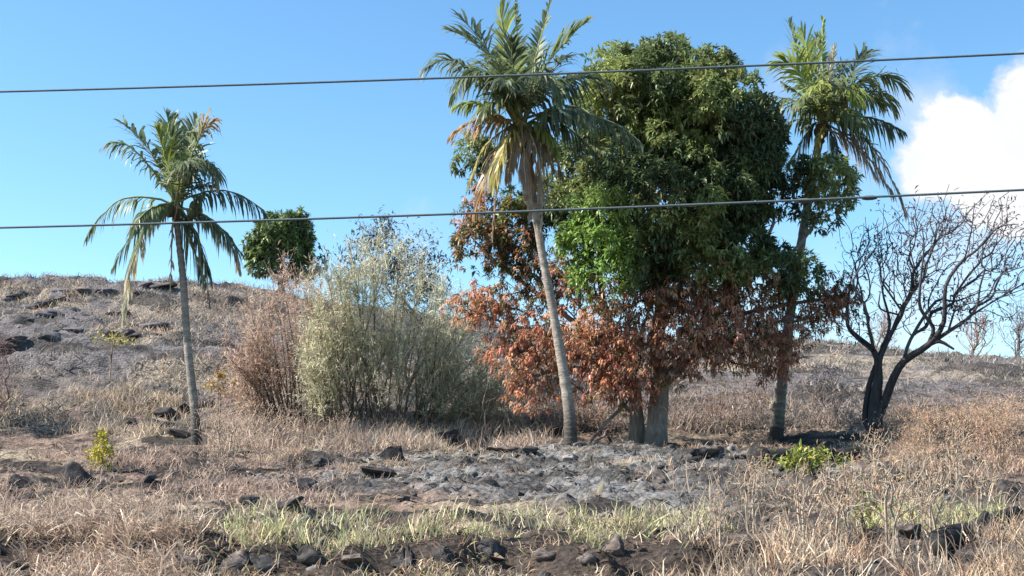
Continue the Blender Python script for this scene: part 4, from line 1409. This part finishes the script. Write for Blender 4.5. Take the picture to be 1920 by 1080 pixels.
tot += tufts('hill_stubble', 'burnt grey grass stubble covering the hillside', 407, 9000, (-32, 32), (33, 72),
             lambda x, y, px, py: 0.06 + 0.94 * nmask(x, y * 1.5, 0.3, 27, 0.47, 0.58), 7, 0.36, GREY, 0.024, 0.22, 0.6, 0.7)
tot += tufts('dry_grass', 'rusty dry weeds covering the slope right of the charred tree', 408, 1000, (6, 16), (21, 38),
             lambda x, y, px, py: box(px, py, 1670, 2050, 770, 900, 25) * (0.1 + 0.9 * nmask(x, y, 0.9, 39, 0.46, 0.56)), 8, 0.38, ORS + PINK, 0.012, 0.14, 0.6, 0.5)
tot += tufts('dry_grass', 'sparse straw tufts on the burnt flat below the shrubs', 409, 1500, (-6, 9), (18, 30),
             lambda x, y, px, py: box(px, py, 480, 1650, 830, 970) * nmask(x, y, 0.9, 31, 0.55, 0.68) * (1 - 0.75 * ash_mask(x, y)), 7, 0.24, STRAW + ORS, 0.009, 0.1, 0.8, 0.7)
tot += tufts('dry_grass', 'pale dead stems among the trunks under the scorched crown', 410, 120, (0, 9), (29, 36),
             lambda x, y, px, py: box(px, py, 1060, 1660, 740, 815, 20), 7, 0.7, GREY + PINK, 0.013, 0.18, 0.6, 0.5)
tot += tufts('dry_grass', 'scattered straw blades on the dark eroded bank at the bottom', 411, 260, (-5, 3), (10, 12.6),
             lambda x, y, px, py: box(px, py, 250, 1250, 1030, 1150, 15) * nmask(x, y, 1.8, 33, 0.46, 0.58), 7, 0.2, STRAW + GRN[:1] + ORS, 0.009, 0.06, 0.9, 0.7)
tot += tufts('dead_stems', 'pale upright dead stems sticking out of the straw at the lower right', 412, 130, (0.5, 8), (10.5, 21),
             lambda x, y, px, py: box(px, py, 1260, 2000, 900, 1200), 2, 0.55, [(0.44, 0.37, 0.29), (0.34, 0.27, 0.21), (0.25, 0.18, 0.14)], 0.012, 0.2, 0.2, 0.4)
tot += tufts('green_grass', 'thin patch of grey-green grass in front of the fallen log', 413, 220, (2, 8), (12, 18),
             lambda x, y, px, py: box(px, py, 1620, 1880, 955, 1000, 15), 8, 0.26, GRN + STRAW[:2], 0.010, 0.07, 0.5, 0.4)
tot += tufts('dry_grass', 'pale straw patches on the burnt hillside', 414, 2600, (-30, 30), (36, 70),
             lambda x, y, px, py: smooth(0.49, 0.58, fbm(x * 0.22, y * 0.34, 61)) * smooth(14, 4, x), 7, 0.4, STRAW + PINK, 0.022, 0.2, 0.6, 0.6)

# ------------------------------------------------------------------ small dry shrubs
def small_shrub(name, label, group, px, Y, hpx, wpx, seed, twig, leaf, nleaf):
    c = foot(px, Y)
    _, pyb_ = project(c)
    return shrub(name, label, c, Y, [(px, float(pyb_) - hpx * 0.6, wpx * 0.5, hpx * 0.45, Y, wpx * 0.4 * Y / F, 1)], 60, seed, twig, leaf, nleaf, 0.08, 0.013,
                 group=group, stems=6, r_tip=0.004, rmax=0.022, spread=0.15, bf=0.5)


RUST = ['closest to the charred trunk, on its right', 'in the middle of the slope right of the charred tree', 'low on the slope near the right edge',
        'at the right edge, level with the charred trunk base', 'high on the slope right of the charred trunk', 'highest and rightmost on the slope before the hill',
        'lowest of those right of the charred trunk, the smallest', 'behind the charred trunk, farthest up the slope', 'nearest the dark boulder at the right edge']
WEED = ['at the left end of the lower right straw, beside the ash', 'under the little bright green plant', 'largest, right of the little bright green plant', 'left of the fallen charred log',
        'behind the fallen charred log near the right edge', 'smallest, beside the pale-faced boulder', 'just left of the yellow-green bush', 'right of the yellow-green bush',
        'below the rusty shrubs, in front of the charred trunk', 'between the yellow-green bush and the charred trunk']
BROWN = ['right behind the left palm trunk base', 'lowest right of the left palm', 'nearest the camera below the left palm', 'under the pink thorn shrub',
         'between the thorn shrub and the feathery shrub', 'close to the right side of the left palm trunk', 'under the left half of the feathery shrub']
sh0 = small_shrub('dry_shrub', 'rust coloured dry shrub on the slope right of the charred tree', 'rusty shrubs right of the charred tree', 1740, 25.0, 95, 110, 601,
                  (0.36, 0.26, 0.2), [(0.56, 0.36, 0.25), (0.50, 0.38, 0.27), (0.60, 0.46, 0.28), (0.46, 0.27, 0.2)], 1100)
rng = np.random.default_rng(91)
for k, (px, Y_, s) in enumerate([(1690, 26.5, 0.9), (1800, 26, 1.1), (1850, 24.5, 1.1), (1900, 26, 1.2), (1770, 29, 1.1), (1840, 29.5, 1.2), (1720, 23, 0.7), (1700, 30.5, 0.9), (1880, 22.5, 0.9)]):
    copy_thing(sh0, foot(px, Y_), rng.random() * 6.28, s, 'rust coloured dry shrub ' + RUST[k])
dw0 = small_shrub('dead_weed', 'leafless pale dead weed standing in the straw at the lower right', 'dead weeds in the lower right straw', 1500, 12.6, 170, 150, 611,
                  (0.40, 0.33, 0.26), [(0.52, 0.34, 0.21), (0.42, 0.25, 0.16), (0.55, 0.44, 0.29)], 260)
for k, (px, Y_, s) in enumerate([(1400, 14.0, 0.9), (1580, 13.4, 1.0), (1660, 12.4, 1.2), (1740, 13.6, 1.0), (1830, 14.6, 1.0), (1340, 12.2, 0.7), (1425, 16.5, 0.7), (1700, 17.5, 0.8), (1790, 18.5, 1.1), (1640, 19, 0.9)]):
    copy_thing(dw0, foot(px, Y_), rng.random() * 6.28, s, 'leafless pale dead weed ' + WEED[k])
br0 = small_shrub('dead_weed', 'thin brown dead weed on the flat beside the left palm', 'dead weeds near the left palm', 440, 24.0, 90, 80, 621,
                  (0.38, 0.28, 0.22), [(0.48, 0.34, 0.25), (0.55, 0.43, 0.3)], 220)
for k, (px, Y_, s) in enumerate([(400, 27.0, 1.2), (480, 22.0, 0.8), (420, 20.0, 0.9), (520, 27.5, 1.1), (560, 29, 1.1), (470, 29.0, 1.2), (640, 29.5, 1.0)]):
    copy_thing(br0, foot(px, Y_), rng.random() * 6.28, s, 'thin brown dead weed ' + BROWN[k])


# ------------------------------------------------------------------ fallen wood
def log(px0, py0, px1, py1, r, label, col, seed, bend=0.06):
    a_, b_ = hit(px0, py0), hit(px1, py1)
    rng = np.random.default_rng(seed)
    n = 9
    s = np.linspace(0, 1, n)[:, None]
    Q = a_ + (b_ - a_) * s + rng.normal(0, bend, (n, 3)) * [1, 1, 0.3]
    Q[:, 2] = np.maximum(Q[:, 2], 0) * 0 + ground_z(Q[:, 0], Q[:, 1]) * 0.5 + (a_[2] + (b_[2] - a_[2]) * s[:, 0]) * 0.5 + r * 0.6
    S = catmull(Q, 3)
    root = link('fallen_log', None, None, tuple(a_))
    tag(root, label, 'log')
    rr = np.linspace(r, r * 0.6, len(S)) * (1 + 0.08 * rng.normal(0, 1, len(S)))
    part(root, 'stem', tube(S, rr, 10, col), M_BARK)
    k = len(S) // 2
    d = unit(S[k + 1] - S[k])
    st = S[k] + (np.cross(d, UP) * 0.3 + UP * 0.5 + d * 0.4) * r * 2.6
    part(root, 'branch_stub', tube([S[k], (S[k] + st) / 2, st], [r * 0.5, r * 0.4, r * 0.25], 7, col), M_BARK)


log(1752, 1046, 1905, 975, 0.13, 'charred black log lying in the straw at the lower right edge', (0.035, 0.032, 0.03), 701)
log(1425, 872, 1610, 862, 0.19, 'charred black log between the right palm and the charred tree', (0.03, 0.028, 0.028), 702)
log(1075, 838, 1150, 800, 0.04, 'thin grey fallen branch right of the tallest palm base', (0.2, 0.17, 0.15), 703)
log(1280, 868, 1420, 858, 0.06, 'low black log at the foot of the big tree', (0.035, 0.03, 0.03), 704)

# ------------------------------------------------------------------ power line
def wire(py_l, py_m, py_r, label, rad):
    L0, R0 = at(0, py_l, 12.6), at(1920, py_r, 11.3)
    Mz = at(840, py_m, 12.6 + (11.3 - 12.6) * 0.4375)
    x0, x1 = L0[0], R0[0]
    A = np.polyfit([x0, Mz[0], x1], [L0[2], Mz[2], R0[2]], 2)
    xs = np.linspace(-19.0, 19.0, 61)
    ys = L0[1] + (R0[1] - L0[1]) * (xs - x0) / (x1 - x0)
    P = np.stack([xs, ys, np.polyval(A, xs)], -1)
    o = link('power_line', None, None, tuple(P[0]))
    tag(o, label, 'cable', 'power lines across the sky')
    part(o, 'cable', tube(P, rad, 8, (0.10, 0.125, 0.135), cap=False), M_METAL, True)
    return o, P


w1, PA = wire(172, 148, 100, 'upper of the two cables crossing the sky', 0.0115)
w2, PB = wire(427, 403, 356, 'lower of the two cables crossing in front of the trees', 0.0115)
for px in (1507, 1630):
    k = np.argmin(np.abs(project(PB)[0] - px))
    c0 = at(px, 427 + (356 - 427) * px / 1920 + 2, float(PB[k][1]))
    c0[2] = float(np.interp(c0[0], PB[:, 0], PB[:, 2]))
    d = unit(PB[k + 1] - PB[k])
    part(w2, 'clamp', tube([c0 - d * 0.07, c0 - d * 0.03, c0 + d * 0.03, c0 + d * 0.07], [0.015, 0.024, 0.024, 0.015], 8, (0.1, 0.11, 0.11)), M_METAL)
for side, lab in ((0, 'wooden utility pole holding the left ends of the two cables'), (-1, 'wooden utility pole holding the right ends of the two cables')):
    x_, y_ = PA[side][0], PA[side][1] + 0.16
    b = np.array([x_, y_, gz(x_, y_)])
    pole = thing('utility_pole', b, lab, 'pole', 'utility poles')
    topz = PA[side][2] + 0.6
    part(pole, 'post', tube([b - UP * 0.4, b + UP * 2, np.array([x_, y_, topz])], [0.15, 0.14, 0.11], 12, (0.2, 0.16, 0.12)), M_BARK, True)
    for PW in (PA, PB):
        q = PW[side]
        part(pole, 'insulator', tube([np.array([x_, y_, q[2]]), np.array([x_, y_ - 0.08, q[2]]), np.array([q[0], q[1] - 0.03, q[2]])], [0.03, 0.05, 0.03], 8, (0.35, 0.3, 0.27)), M_METAL)
